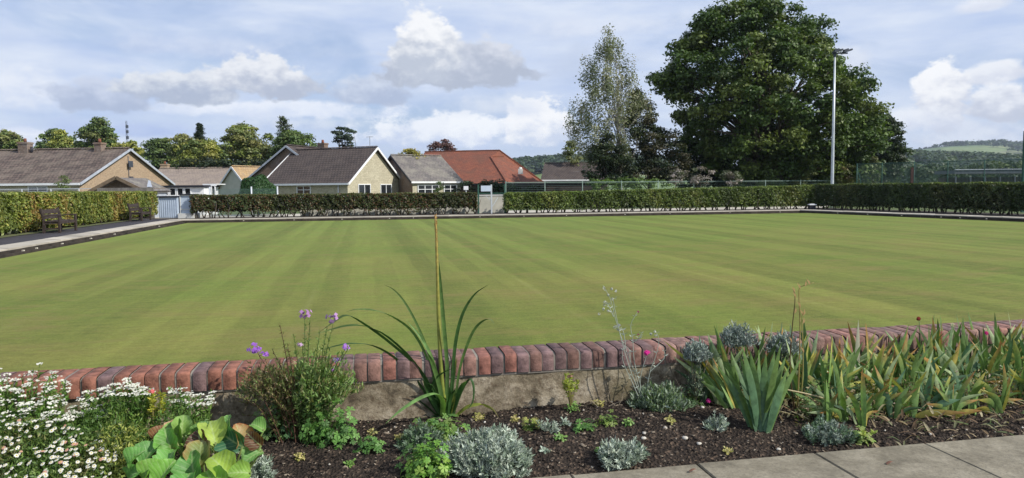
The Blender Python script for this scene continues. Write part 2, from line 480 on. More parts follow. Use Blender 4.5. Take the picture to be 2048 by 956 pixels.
# wide rink bands
st3 = maprange(nt, noise(nt, objco(nt, (.42, .015, 1)), 1, 2), .4, .6, -1, 1)
s = math_(nt, 'MULTIPLY_ADD', st3, .6, s)
streak = maprange(nt, noise(nt, objco(nt, (.8, 7, 1)), 1.3, 5, .65), .3, .7, -1, 1)
streak2 = maprange(nt, noise(nt, objco(nt, (6, .5, 1)), 1.2, 4, .6), .35, .65, -1, 1)
patch = noise(nt, v, .22, 5, .62)
fine = noise(nt, v, 26, 6, .8)
far = maprange(nt, sp.outputs[1], -34, -3, 0, 1)
c = mixc(nt, maprange(nt, patch, .35, .68), (.120, .152, .028), (.178, .170, .042))
c = mixc(nt, math_(nt, 'MULTIPLY', far, .75), c, (.132, .188, .038))
k = math_(nt, 'MULTIPLY_ADD', s, .10, 1.0)
k = math_(nt, 'MULTIPLY_ADD', streak, .10, k)
k = math_(nt, 'MULTIPLY_ADD', streak2, .05, k)
k = math_(nt, 'ADD', k, maprange(nt, fine, .32, .68, -.26, .26))
k = math_(nt, 'ADD', k, maprange(nt, noise(nt, objco(nt, (2.2, 5.5, 1)), 1.6, 8, .78), .34, .66, -.17, .17))
c = mixc(nt, 1, c, k, 'MULTIPLY')
# thin pale mower tracks, along and slanting across the rinks
def track(ax, ay, per, wd, amt, ph):
    global c
    q = math_(nt, 'ADD', math_(nt, 'MULTIPLY', sp.outputs[0], ax), math_(nt, 'MULTIPLY_ADD', sp.outputs[1], ay, ph))
    q = math_(nt, 'MULTIPLY_ADD', noise(nt, v, .5, 2), .15, q)
    q = math_(nt, 'ABSOLUTE', math_(nt, 'SUBTRACT', math_(nt, 'FRACT', math_(nt, 'DIVIDE', q, per)), .5))
    q = maprange(nt, q, 0, wd / per, amt, 0)
    q = math_(nt, 'MULTIPLY', q, maprange(nt, noise(nt, v, .35, 4, .7), .42, .6, 0, 1))
    c = mixc(nt, q, c, (.30, .30, .12))
track(1, 0, 3.7, .07, .14, .6)
# worn, browner traces
brn = maprange(nt, noise(nt, objco(nt, (.45, 1.0, 1)), 1.2, 7, .75), .50, .66, 0, .6)
c = mixc(nt, brn, c, (.20, .155, .055))
nt.links.new(c, b.inputs['Base Color']); b.inputs['Roughness'].default_value = .85
b.inputs['Specular IOR Level'].default_value = .15
bump(nt, b, math_(nt, 'ADD', noise(nt, v, 60, 4, .7), noise(nt, v, 9, 3)), .5, .02)
M['lawn'] = m
g = Geo()
FRl = FR.copy(); NL = gl(0, -46, 0); NRp = FR + VR * 46
loc = lambda p: V3((p - FL) @ U, (p - FL) @ Vv, 0)
g.poly([loc(NL), loc(NRp), loc(FR), loc(FL)])
o = build('lawn', g, M['lawn']); o['kind'] = 'structure'
o.location = (FL[0], FL[1], 0); o.rotation_euler = (0, 0, ANG)

# outer surround: ditch, plinth wall, paving strip, asphalt
KZ = .17
M['kerb'] = rough_mat('pale_concrete_kerb', (.36, .33, .28), (.50, .46, .39), 1.5, .85, .3, .01, 20)
M['asphalt'] = rough_mat('dark_asphalt_path', (.030, .028, .034), (.055, .050, .058), 2, .9, .4, .01, 60)
M['ditch'] = rough_mat('ditch_boards', (.012, .010, .008), (.03, .024, .018), 3, .9, .3, .01, 25)
M['soil_far'] = rough_mat('dark_bed_soil', (.03, .024, .02), (.06, .048, .035), 3, .95, .5, .03, 15)
def offs_line(p, d, n, w):  # line p + t d shifted w along n
    return p + n * w
# outward normals: left edge -U, far edge +Vv, right edge nR
nR = unit(np.cross(VR, UP)) ;  nR = nR if nR[0] > 0 else -nR
def isect(p, d, q, e):
    A = np.array([[d[0], -e[0]], [d[1], -e[1]]]); t = np.linalg.solve(A, (q - p)[:2]); return p + d * t[0]
def outline(w):    # corners at offset w outside the green: near-left, far-left, far-right, near-right
    a = FL - U * w; f = FL + Vv * w; r = FR + nR * w
    cl = isect(a, Vv, f, U); cr = isect(f, U, r, VR)
    return [cl - Vv * 46, cl, cr, cr + VR * 46]
def band(w0, w1, z0, z1, sides=(0, 1, 2)):
    o0 = outline(w0); o1 = outline(w1); g = Geo()
    for i in sides:
        A, B, C, D = o0[i], o0[i + 1], o1[i + 1], o1[i]
        g.quad(V3(A[0], A[1], z0), V3(B[0], B[1], z0), V3(C[0], C[1], z1), V3(D[0], D[1], z1))
    return g
def wallband(w, z0, z1, sides=(0, 1, 2)):
    o0 = outline(w); g = Geo()
    for i in sides:
        A, B = o0[i], o0[i + 1]
        g.quad(V3(A[0], A[1], z0), V3(B[0], B[1], z0), V3(B[0], B[1], z1), V3(A[0], A[1], z1))
    return g
# ditch: a dark sunken gutter between turf and kerb
g = band(.0, .30, -.09, -.09)
struct('ditch', g, M['ditch'])
def solid_band(name, w0, w1, z0, z1, mat, sides=(0, 1, 2), jit=0):
    g = Geo(); a = outline(w0); bb = outline(w1)
    for i in sides:
        A, B, C, D = a[i], a[i + 1], bb[i + 1], bb[i]
        n = max(1, int(np.linalg.norm(B - A) / .9))
        for k in range(n):
            t0 = k / n; t1 = (k + 1) / n - .008 / np.linalg.norm(B - A) * 1.0
            p = [A + (B - A) * t0, A + (B - A) * t1, D + (C - D) * t1, D + (C - D) * t0]
            dz = rng.normal() * jit; tint = np.clip(.9 + rng.normal() * .09, .6, 1.15) * np.ones(3)
            T = [V3(q[0], q[1], z1 + dz) for q in p]; Bt = [V3(q[0], q[1], z0) for q in p]
            g.quad(*T, col=tint); g.quad(Bt[0], Bt[1], T[1], T[0], col=tint)
            g.quad(Bt[2], Bt[3], T[3], T[2], col=tint)
    return g
M['kerb_t'] = rough_mat('pale_paving_strip', (.38, .34, .28), (.53, .48, .40), 1.5, .85, .3, .01, 20, use_tint=True)
struct('kerb', solid_band('kerb', .32, 1.18, -.1, KZ, M['kerb_t'], jit=.004), M['kerb_t'])
# retaining board under the kerb, set 20 mm proud
def retaining(w0, w1, z0, z1, mat, name, sides=(0, 1, 2)):
    struct(name, solid_band(name, w0, w1, z0, z1, mat, sides, .002), mat)
M['board'] = rough_mat('mossy_edging_board', (.022, .018, .014), (.07, .055, .042), 2.5, .9, .4, .01, 30, use_tint=True)
retaining(.27, .315, -.1, KZ - .045, M['board'], 'edging_board')
retaining(.16, .20, -.1, .05, M['board'], 'ditch_ledge')
g = band(1.18, 3.3, KZ - .015, KZ - .02, (0,)); 
struct('asphalt_path', g, M['asphalt'])
g = band(1.18, 4.0, KZ - .02, KZ - .03, (1,)); g2 = band(1.18, 5.5, KZ - .02, KZ - .03, (2,))
for v_, f_, c_, u_ in zip(g2.v, g2.f, g2.c, g2.uv): g.add(v_, f_ - f_.min(), c_, u_)
struct('far_path', g, M['soil_far'])
# strip of rough grass at the hedge foot on the left
g = Geo(); a = outline(2.95); bb = outline(5)
M['verge'] = rough_mat('rough_verge', (.06, .085, .03), (.13, .13, .06), 2, .95, .5, .03, 12)
g.quad(V3(*a[0][:2], KZ + .0), V3(*a[1][:2], KZ), V3(*bb[1][:2], KZ + .02), V3(*bb[0][:2], KZ + .02))
struct('grass_verge', g, M['verge'])
# street and pavement behind the far hedge
g = Geo(); a = outline(5.2); bb = outline(12.5)
g.quad(V3(*(a[1] - U * 20)[:2], .02), V3(*a[2][:2], .02), V3(*bb[2][:2], .02), V3(*(bb[1] - U * 20)[:2], .02))
struct('pavement', g, M['kerb'])
M['turf_far'] = rough_mat('park_grass', (.07, .12, .03), (.12, .16, .045), .3, .9, .2, .02, 10)

# pegs along the ditch (small pale rink markers)
pegs = [(43, 0), (70, 0), (122, 0), (180, 0), (228, 0), (318, 0), (487, 1), (588, 1), (684, 1), (779, 1), (827, 1), (960, 1), (1048, 1), (1133, 1), (1250, 1), (1340, 1), (1460, 1), (1560, 1), (1675, 2), (1735, 2), (1803, 2), (1882, 2), (1920, 2), (1973, 2)]
SIDE = ['left', 'far', 'right']
ordn = ['first', 'second', 'third', 'fourth', 'fifth', 'sixth', 'seventh', 'eighth', 'ninth', 'tenth', 'eleventh', 'twelfth', 'thirteenth', 'fourteenth', 'fifteenth', 'sixteenth', 'seventeenth', 'eighteenth', 'nineteenth', 'twentieth']
cnt = [0, 0, 0]
E = [(FL, Vv), (FL, U), (FR, VR)]
peg0 = None
for px, sd in pegs:
    p0, d0 = E[sd]; r = ray(px, 440)
    nrm = [-U, Vv, nR][sd]
    q = isect(CAM * V3(1, 1, 0), V3(r[0], 1, 0), p0 + nrm * .22, d0)
    if peg0 is None:
        g = Geo(); g.box((0, 0, .05), (.03, .03, .14), col=(.3, .28, .22)); g.box((0, 0, .10), (.06, .05, .045), col=(.55, .51, .42))
        o = build('marker_peg', g, M['tint']); peg0 = o
    else:
        o = peg0.copy(); link(o)
    o.location = (q[0], q[1], -.04)
    n = cnt[sd]; cnt[sd] += 1
    tag(o, f"pale marker peg, {ordn[n]} {'from the near end' if sd == 0 else 'from the left'} along the {SIDE[sd]} ditch of the green", 'marker peg', 'marker pegs in the ditch round the green')

# ================================================================== FOREGROUND WALL, BED, PAVING
PZ = .45
W0 = at(1000, 745, 4.0); WZ = W0[2]            # coping front lower edge
B0 = onz(1400, 925, PZ)                       # front edge of paving
BW = float((W0 - B0) @ Vv)                    # width of the bed
def wl(t, d, z):   # t along the wall from W0, d towards the camera from the wall front
    p = W0 + U * t - Vv * d; return V3(p[0], p[1], z)
print('wall', W0, 'bed width', BW, 'green', FL, FR, LEN)
TA, TB = -5.2, 4.6
# coping: rowlock bricks with a rounded nose
cop = thing('garden_wall', 'low rendered garden wall capped with red and purple bricks behind the flower bed', 'wall', wl(0, 0, PZ))
g = Geo(); t = TA; bl = .215; bh = .115
M['brick'] = tint_mat('coping_brick', .8, .2, .7, 110, .5, 24)
prof = [(-.017, 0), (-.018, .05), (-.018, .088), (-.012, .096), (-.002, .100), (.03, .103), (.19, .104), (.212, .100), (.218, .09), (.218, 0)]
while t < TB:
    wd = .064 + rng.normal() * .0012
    kind = rng.random()
    if -.4 < t < 1.4: kind = kind ** .6
    if kind < .30: c = V3(.235, .105, .08) * rng.uniform(.75, 1.15)
    elif kind < .68: c = V3(.20, .112, .09) * rng.uniform(.7, 1.15)
    else: c = V3(.145, .092, .088) * rng.uniform(.75, 1.15)
    if t > .9: c = c * .7 + V3(.27, .185, .16) * .3
    if t < -.9 and kind < .8: c = V3(.22, .095, .065) * rng.uniform(.7, 1.15)
    dz = rng.normal() * .0015; dd = rng.normal() * .002; tw = rng.normal() * .003
    A = [wl(t + tw, -p[0] + dd, WZ + p[1] + dz) for p in prof]; B = [wl(t + wd + tw, -p[0] + dd, WZ + p[1] + dz) for p in prof]
    n = len(prof)
    # chamfered ends: slightly inset end loops
    e = .0025
    A2 = [wl(t + tw, -(p[0] + (e if p[0] < .1 else -e)) + dd, WZ + p[1] - e + dz) for p in prof]
    B2 = [wl(t + wd + tw, -(p[0] + (e if p[0] < .1 else -e)) + dd, WZ + p[1] - e + dz) for p in prof]
    A = [a + U * e for a in A]; B = [b_ - U * e for b_ in B]
    F = [(i, i + 1, n + i + 1, n + i) for i in range(n - 1)]
    F += [(2 * n + i, 2 * n + i + 1, i + 1, i) for i in range(n - 1)]
    F += [(n + i, n + i + 1, 3 * n + i + 1, 3 * n + i) for i in range(n - 1)]
    F += [tuple(range(2 * n, 3 * n)), tuple(range(3 * n, 4 * n))[::-1]]
    cc = np.tile(c, (4 * n, 1)); 
    cc[[5, 6, 7, n + 5, n + 6, n + 7]] *= .95
    g.add(np.array(A + B + A2 + B2), F, cc)
    t += wd + .0095
build('coping', g, M['brick'], cop)
g = Geo()   # mortar core of the coping
M['mortar'] = rough_mat('mortar', (.16, .14, .12), (.27, .24, .2), 20, .95, .4, .004, 120)
pm = [(-.009, -.012), (-.011, .05), (-.010, .082), (-.002, .090), (.03, .0965), (.19, .0975), (.207, .09), (.210, -.012)]
for i in range(len(pm) - 1):
    g.quad(wl(TA, -pm[i][0], WZ + pm[i][1]), wl(TB, -pm[i][0], WZ + pm[i][1]), wl(TB, -pm[i + 1][0], WZ + pm[i + 1][1]), wl(TA, -pm[i + 1][0], WZ + pm[i + 1][1]))
build('mortar_bed', g, M['mortar'], cop)
m, nt, b, out = new_mat('stained_render')
v = objco(nt)
f = noise(nt, v, 7, 9, .75, .15); f2 = noise(nt, v, 30, 6, .75); f3 = noise(nt, objco(nt, (1, 1, .6)), 2.2, 5, .6)
c = ramp(nt, f, [(.36, (.08, .064, .044)), (.46, (.19, .155, .105)), (.56, (.32, .27, .195)), (.68, (.42, .365, .28))])
c = mixc(nt, maprange(nt, f2, .50, .62, 0, .7), c, (.10, .07, .045))
c = mixc(nt, maprange(nt, f3, .5, .7, 0, .5), c, (.14, .13, .06))
nt.links.new(c, b.inputs['Base Color']); b.inputs['Roughness'].default_value = .92; b.inputs['Specular IOR Level'].default_value = .2
bump(nt, b, math_(nt, 'ADD', f2, math_(nt, 'MULTIPLY', f, 2)), .6, .012)
M['render'] = m
g = Geo()
nseg = 120
V_ = []; 
zz = np.linspace(.1, WZ - .011, 8)
for i in range(nseg + 1):
    for j, z in enumerate(zz):
        t = TA + (TB - TA) * i / nseg
        V_.append(wl(t, .004 + rng.normal() * .0025, z))
F = [(i * 8 + j, (i + 1) * 8 + j, (i + 1) * 8 + j + 1, i * 8 + j + 1) for i in range(nseg) for j in range(7)]
g.add(V_, F)
g.quad(wl(TA, -.2, -.1), wl(TB, -.2, -.1), wl(TB, -.2, WZ - .011), wl(TA, -.2, WZ - .011))
g.quad(wl(TA, .002, WZ - .012), wl(TB, .002, WZ - .012), wl(TB, -.2, WZ - .012), wl(TA, -.2, WZ - .012))
g.quad(wl(TA, 0, .1), wl(TA, -.2, .1), wl(TA, -.2, WZ - .012), wl(TA, 0, WZ - .012))
g.quad(wl(TB, 0, .1), wl(TB, -.2, .1), wl(TB, -.2, WZ - .012), wl(TB, 0, WZ - .012))
build('wall_face', g, M['render'], cop, smooth=True)

def pn(x, y, s=0):
    return (math.sin(x * 1.7 + y * 2.3 + s) + math.sin(x * 4.1 - y * 3.2 + s * 2) * .5 + math.sin(x * 9.3 + y * 7.7 + s) * .25 + math.sin(x * 21 - y * 17) * .12)
def soilz(t, d):
    k = min(max(d / BW, 0), 1)
    return PZ - .022 + (.075 * math.sin(min(1, (1 - k) * 1.35) * PI / 2)) + pn(t * 1.3, d * 1.3) * .008 * min(1, (1 - k) * 4 + .2)
def soilpt(px, py):    # point of the bed surface seen at a pixel
    z = PZ
    for _ in range(6):
        p = onz(px, py, z); q = p - W0; z = soilz(q @ U, -(q @ Vv))
    return V3(p[0], p[1], z)
def soil_at(p):
    q = np.asarray(p) - W0; return soilz(q @ U, -(q @ Vv))
# soil sheet
g = Geo(); nt_, nd = 420, 50; V_ = []
for i in range(nt_ + 1):
    for j in range(nd + 1):
        t = TA + (TB - TA) * i / nt_; d = -.01 + (BW + .02) * j / nd
        V_.append(wl(t, d, soilz(t, d) + rng.normal() * .0035))
F = [(i * (nd + 1) + j, i * (nd + 1) + j + 1, (i + 1) * (nd + 1) + j + 1, (i + 1) * (nd + 1) + j) for i in range(nt_) for j in range(nd)]
g.add(V_, F)
m, nt, b, out = new_mat('mulched_soil')
v = objco(nt)
vo = nt.nodes.new('ShaderNodeTexVoronoi'); vo.inputs['Scale'].default_value = 70; nt.links.new(v, vo.inputs['Vector'])
f = noise(nt, v, 6, 6, .65)
c = ramp(nt, f, [(.3, (.016, .012, .010)), (.7, (.045, .034, .026))])
k = nt.nodes.new('ShaderNodeSeparateColor'); nt.links.new(vo.outputs['Color'], k.inputs[0])
c = mixc(nt, maprange(nt, k.outputs[0], .75, 1, 0, .55), c, (.17, .12, .085))
nt.links.new(c, b.inputs['Base Color']); b.inputs['Roughness'].default_value = .95; b.inputs['Specular IOR Level'].default_value = .15
bump(nt, b, vo.outputs['Distance'], .9, .015)
M['soil'] = m
struct('soil_bed', g, M['soil'])
# bark chips
def rand_unit(m): 
    a = rng.normal(size=(m, 3)); return a / np.linalg.norm(a, axis=1, keepdims=True)
def chips(n, smin, smax, cols, thick=.25, asp=(.3, .7)):
    g = Geo(); t = rng.uniform(TA, TB, n); d = rng.uniform(0.0, BW - .004, n)
    for i in range(n):
        s_ = rng.uniform(smin, smax) * (1 if rng.random() < .8 else 1.5)
        z = soilz(t[i], d[i]) + s_ * .12
        X = rand_unit(1)[0]; X[2] *= .35; X = unit(X); Y = unit(np.cross(rand_unit(1)[0] * .3 + UP, X)); Z = np.cross(X, Y)
        c = wl(t[i], d[i], z); hx = X * s_ / 2; hy = Y * s_ * rng.uniform(*asp) / 2; hz = Z * s_ * thick / 2
        j = lambda: rng.uniform(.6, 1.1)
        P = np.array([c - hx * j() - hy * j(), c + hx * j() - hy * j(), c + hx * j() + hy * j(), c - hx * j() + hy * j(),
                      c - hx * .8 - hy * .7 + hz * j() * 1.6, c + hx * .7 - hy * .8 + hz * 1.6, c + hx * .8 + hy * .7 + hz * j() * 1.6, c - hx * .7 + hy * .8 + hz * 1.6])
        col = np.array(cols[rng.integers(len(cols))]) * rng.uniform(.7, 1.25)
        g.add(P, np.array([(4, 5, 6, 7), (0, 1, 5, 4), (1, 2, 6, 5), (2, 3, 7, 6), (3, 0, 4, 7)]), col)
    return g
M['chip'] = tint_mat('bark_and_grit', .9, .2, .3, 90, .2, 40)
o = build('bark_mulch', chips(16000, .005, .019, [(.022, .017, .014), (.032, .024, .019), (.05, .038, .029), (.018, .014, .012), (.08, .062, .046), (.22, .18, .135)], asp=(.25, .6)), M['chip'])
tag(o, 'dark brown bark mulch covering the flower bed', 'mulch', None, 'stuff')
o = build('gravel', chips(520, .005, .014, [(.42, .38, .32), (.30, .27, .22), (.5, .47, .42), (.24, .2, .16)], .6, (.7, 1)), M['chip'])
tag(o, 'pale grit and small stones scattered on the soil', 'gravel', None, 'stuff')
# larger pale pebbles that can be picked out
for i, (px, py, s_, lab) in enumerate([(1370, 878, .035, 'pale flat pebble in the soil under the silver sprig, left one'), (1398, 889, .028, 'small whitish pebble in the soil right of a larger pale one'), (1287, 878, .03, 'round grey pebble lying above the small silver cushion'), (1557, 900, .026, 'pale pebble on the soil edge close to the paving below the irises')]):
    p = soilpt(px, py); g = Geo(); me = []
    n1, n2 = 8, 5; P = []
    for a in range(n1):
        for e in range(n2):
            th = a / n1 * 2 * PI; ph = (e + .5) / n2 * PI
            r_ = s_ * .5 * (1 + .12 * math.sin(3 * th + i) + .08 * math.cos(2 * ph + 2 * th))
            P.append(p + V3(r_ * math.sin(ph) * math.cos(th), r_ * .75 * math.sin(ph) * math.sin(th), r_ * .55 * math.cos(ph) + s_ * .15))
    F = [(a * n2 + e, ((a + 1) % n1) * n2 + e, ((a + 1) % n1) * n2 + e + 1, a * n2 + e + 1) for a in range(n1) for e in range(n2 - 1)]
    F += [tuple(a * n2 for a in range(n1))[::-1], tuple(a * n2 + n2 - 1 for a in range(n1))]
    g.add(P, F, V3(.46, .43, .37))
    o = build('pebble', g, M['chip'], None, p, True); tag(o, lab, 'pebble', 'pebbles on the soil')

# paving slabs in front
m, nt, b, out = new_mat('worn_paving_slab')
v = objco(nt); at_ = nt.nodes.new('ShaderNodeAttribute'); at_.attribute_name = 'tint'
f = noise(nt, v, 5, 9, .78); f2 = noise(nt, v, 75, 6, .8); f3 = noise(nt, v, 1.6, 6, .7)
c = ramp(nt, f, [(.36, (.12, .102, .07)), (.48, (.205, .178, .125)), (.62, (.30, .265, .195))])
c = mixc(nt, maprange(nt, f2, .50, .64, 0, .65), c, (.09, .08, .062))
c = mixc(nt, maprange(nt, f2, .25, .38, .35, 0), c, (.42, .39, .33))
c = mixc(nt, maprange(nt, f3, .5, .7, 0, .35), c, (.16, .145, .11))
c = mixc(nt, 1, c, at_.outputs[0], 'MULTIPLY')
nt.links.new(c, b.inputs['Base Color']); b.inputs['Roughness'].default_value = .85
bump(nt, b, math_(nt, 'ADD', f2, f), .35, .006)
M['slab'] = m
g = Geo(); J = float((onz(1391, 924, PZ) - W0) @ U)
for i in range(-9, 8):
    for j in range(5):
        tn = np.ones(3) * rng.uniform(.9, 1.08)
        c = W0 + U * (J + .61 * i + .305 + (0.0 if j % 2 == 0 else .2)) - Vv * (BW + .61 * j + .305)
        dz = rng.normal() * .0015
        s0 = .602
        hx, hy = U * s0 / 2, Vv * s0 / 2
        T = [c - hx - hy, c + hx - hy, c + hx + hy, c - hx + hy]; e = .006
        top = [V3(p[0], p[1], PZ + dz) + (c - p) * V3(1, 1, 0) * (e / .42) for p in T]
        mid = [V3(p[0], p[1], PZ - e + dz) for p in T]; low = [V3(p[0], p[1], PZ - .06) for p in T]
        g.quad(*top, col=tn)
        for k in range(4):
            l = (k + 1) % 4
            g.quad(mid[k], mid[l], top[l], top[k], col=tn); g.quad(low[k], low[l], mid[l], mid[k], col=tn * .8)
struct('path', g, M['slab'])
g = Geo(); g.quad(wl(TA, BW - .002, PZ - .011), wl(TA, BW + 4, PZ - .011), wl(TB, BW + 4, PZ - .011), wl(TB, BW - .002, PZ - .011))
struct('path_joints', g, M['soil_far'])
# raised ground block below bed and path (retained by the wall)
g = Geo(); g.box(tuple(wl((TA + TB) / 2, BW / 2 + 2.0, .12)), (TB - TA, BW + 4.0 - .01, .5), (U, Vv, UP))
struct('terrace_ground', g, M['soil_far'])
# ================================================================== HEDGES
def hedge(label, A, B, nrm, z0, htop, thick, cols, n_per_m, leaf=.085, gap=.3, lumpy=.08, stems=True, topcols=None, group='clipped hedges round the green'):
    """A->B: foot line of the visible face; nrm: horizontal unit vector pointing away from the green."""
    A = V3(A[0], A[1], z0); B = V3(B[0], B[1], z0)
    L = np.linalg.norm(B - A); T = (B - A) / L
    th = thing('hedge', label, 'hedge', A, group)
    ht = htop if callable(htop) else (lambda t: htop)
    # leafy shell
    g = Geo(); n = int(n_per_m * L)
    def lump(t, h):
        return (np.sin(t * 2.1 + h * 1.3) * .5 + np.sin(t * 5.3 - h * 4.1 + 1) * .35 + np.sin(t * 11.7 + h * 9) * .25) * lumpy
    cols = [np.array(c) for c in cols]
    def pick(t, h, m):
        k = (np.sin(t * .7) + np.sin(t * 1.9 + 2) * .7 + np.sin(t * 4.3 + h * 3) * .5 + rng.normal(size=m) * .9)
        idx = np.clip(((k + 2.0) / 4.0 * len(cols)).astype(int), 0, len(cols) - 1)
        return np.array(cols)[idx] * rng.uniform(.65, 1.3, (m, 1))
    # front face
    t = rng.uniform(0, L, n); H = np.array([ht(x / L) for x in t])
    lo = gap * (.25 + 1.15 * np.abs(np.sin(t * 2.9 + .8 * np.sin(t * 1.1))) ** 1.5 * (.6 + .4 * np.sin(t * .9))) + .05 * np.sin(t * 11)
    lo = np.maximum(lo, .02)
    h = lo + (H - lo) * rng.beta(1.25, 1.0, n)
    dd = rng.exponential(.05, n) - lump(t, h) + .03
    dd += np.clip(.25 - h, 0, 1) * .5
    P = A + T * t[:, None] + nrm * dd[:, None] + UP * h[:, None]
    Nn = -nrm + rng.normal(size=(n, 3)) * .75 + UP * .45
    g.leaves(P, Nn, leaf * rng.uniform(.6, 1.3, n), pick(t, h, n), .62)
    # top
    n2 = int(n * .5 * min(1.6, thick))
    t = rng.uniform(0, L, n2); w_ = rng.uniform(0, thick, n2); H = np.array([ht(x / L) for x in t])
    h = H + lump(t, w_ * 2) * .5 - rng.exponential(.03, n2)
    P = A + T * t[:, None] + nrm * w_[:, None] + UP * h[:, None]
    Nn = UP + rng.normal(size=(n2, 3)) * .7
    c2 = pick(t, h, n2)
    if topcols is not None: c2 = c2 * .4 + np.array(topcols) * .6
    g.leaves(P, Nn, leaf * rng.uniform(.6, 1.2, n2), c2, .62)
    # ends
    for e in (0, L):
        n3 = int(n_per_m * 1.2); w_ = rng.uniform(0, thick, n3); h = rng.uniform(gap * .6, ht(e / L), n3)
        P = A + T * (e + rng.normal(size=n3) * .05)[:, None] + nrm * w_[:, None] + UP * h[:, None]
        Nn = T * (1 if e else -1) + rng.normal(size=(n3, 3)) * .6 + UP * .3
        g.leaves(P, Nn, leaf * rng.uniform(.6, 1.3, n3), pick(np.full(n3, e), h, n3), .62)
    # inner twigs and leaves, so light filters but the body is not see-through
    n4 = int(n * .5); t = rng.uniform(0, L, n4); H = np.array([ht(x / L) for x in t])
    h = gap * 1.0 + (H - gap - .05) * rng.random(n4); w_ = rng.uniform(.1, thick - .05, n4)
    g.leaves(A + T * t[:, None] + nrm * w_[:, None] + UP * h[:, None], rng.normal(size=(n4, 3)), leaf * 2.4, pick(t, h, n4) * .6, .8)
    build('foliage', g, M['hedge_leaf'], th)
    if stems:
        g = Geo(); k = int(L / .42)
        for i in range(k):
            tt = (i + .5 + rng.normal() * .15) / k * L
            for q in range(2):
                p = A + T * (tt + rng.normal() * .08) + nrm * (thick * .35 + rng.normal() * .1)
                g.tube([p, p + UP * .3 + T * rng.normal() * .14, p + UP * ht(tt / L) * .7 + T * rng.normal() * .3], [.045, .03, .01], 5, V3(.09, .07, .05))
        build('stems', g, M['bark'], th)
    return th

# left hedge: follows the left edge of the green
oL = outline(3.25)
aL = oL[1]                     # far end near cabinet
endL = isect(aL, Vv, CAM * V3(1, 1, 0), V3(*ray(316, 437)[:2], 0))
hL0 = endL - Vv * 27
HG = dict(gap=.15)
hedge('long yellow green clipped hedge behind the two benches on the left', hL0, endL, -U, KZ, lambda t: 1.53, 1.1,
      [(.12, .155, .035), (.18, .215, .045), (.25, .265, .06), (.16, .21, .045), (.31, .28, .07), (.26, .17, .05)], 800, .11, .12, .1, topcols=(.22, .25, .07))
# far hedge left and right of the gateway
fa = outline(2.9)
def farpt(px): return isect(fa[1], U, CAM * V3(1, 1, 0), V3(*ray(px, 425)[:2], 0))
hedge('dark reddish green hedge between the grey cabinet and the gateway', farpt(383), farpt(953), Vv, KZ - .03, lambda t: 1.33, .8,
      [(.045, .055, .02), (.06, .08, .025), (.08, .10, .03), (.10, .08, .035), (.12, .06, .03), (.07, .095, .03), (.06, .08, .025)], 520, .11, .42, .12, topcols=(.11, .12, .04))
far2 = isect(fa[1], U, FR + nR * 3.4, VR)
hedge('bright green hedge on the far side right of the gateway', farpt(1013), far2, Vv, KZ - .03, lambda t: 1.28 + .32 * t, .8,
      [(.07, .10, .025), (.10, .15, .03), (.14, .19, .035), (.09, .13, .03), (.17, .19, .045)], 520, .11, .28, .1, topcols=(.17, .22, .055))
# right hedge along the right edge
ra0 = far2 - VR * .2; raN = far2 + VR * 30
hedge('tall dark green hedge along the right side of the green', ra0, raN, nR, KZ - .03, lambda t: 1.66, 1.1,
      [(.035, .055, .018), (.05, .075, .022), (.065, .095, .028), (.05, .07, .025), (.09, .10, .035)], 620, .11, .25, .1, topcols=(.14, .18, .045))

# ================================================================== BENCHES
def bench(label, base, rot):
    th = thing('park_bench', label, 'bench', base, 'dark timber benches in front of the left hedge')
    c, s_ = math.cos(rot), math.sin(rot)
    o0 = np.array(base, float)
    ex = V3(c, s_, 0); ey = V3(-s_, c, 0)     # ex: seat front direction, ey: along the bench
    P = lambda x, y, z: o0 + ex * x + ey * y + UP * z
    Lb = 1.7
    g = Geo()
    for i in range(4):
        g.box(P(.12 + i * .125, 0, .44 + (.01 if i == 0 else 0)), (.11, Lb, .035), (ex, ey, UP), V3(1, 1, 1))
    build('seat', g, M['wood_dark'], th)
    g = Geo()
    bx = unit(ex * 1 + UP * -.0)
    tilt = unit(UP - ex * .18); nrm = np.cross(ey, tilt)
    for i, z in enumerate((.62, .82)):
        g.box(P(.02 - (z - .44) * .18, 0, z + .0), (.035, Lb, .17), (nrm, ey, tilt), V3(1, 1, 1) * (1.1, .95)[i])
    build('backrest', g, M['wood_dark'], th)
    for sy in (-1, 1):
        y = sy * (Lb / 2 - .05)
        g = Geo(); g.beam(P(-.0, y, 0), P(.03, y, .44), .07, .09); g.beam(P(.03, y, .44), P(-.09, y, .95), .07, .08)
        build('leg', g, M['wood_dark'], th)
        g = Geo(); g.beam(P(.56, y, 0), P(.56, y, .645), .07, .09)
        build('leg', g, M['wood_dark'], th)
        g = Geo(); g.beam(P(-.02, y, .62), P(.2, y, .665), .08, .045); g.beam(P(.2, y, .665), P(.62, y, .665), .09, .045)
        build('armrest', g, M['wood_dark'], th)
        g = Geo(); g.beam(P(.0, y, .38), P(.56, y, .40), .045, .09); g.beam(P(.0, y, .16), P(.56, y, .16), .04, .06)
        build('side_rail', g, M['wood_dark'], th)
    g = Geo(); g.beam(P(.54, -Lb / 2 + .05, .38), P(.54, Lb / 2 - .05, .38), .035, .08); build('front_rail', g, M['wood_dark'], th)
    return th
q = outline(2.72)[1]
bl_ = lambda px: isect(q, Vv, CAM * V3(1, 1, 0), V3(*ray(px, 440)[:2], 0))
b1 = bl_(104); b2 = bl_(270)
bench('dark timber bench nearer the camera in front of the left hedge', (b1[0], b1[1], KZ - .01), ANG)
bench('dark timber bench farther away, close to the grey storage cabinet', (b2[0], b2[1], KZ - .01), ANG)

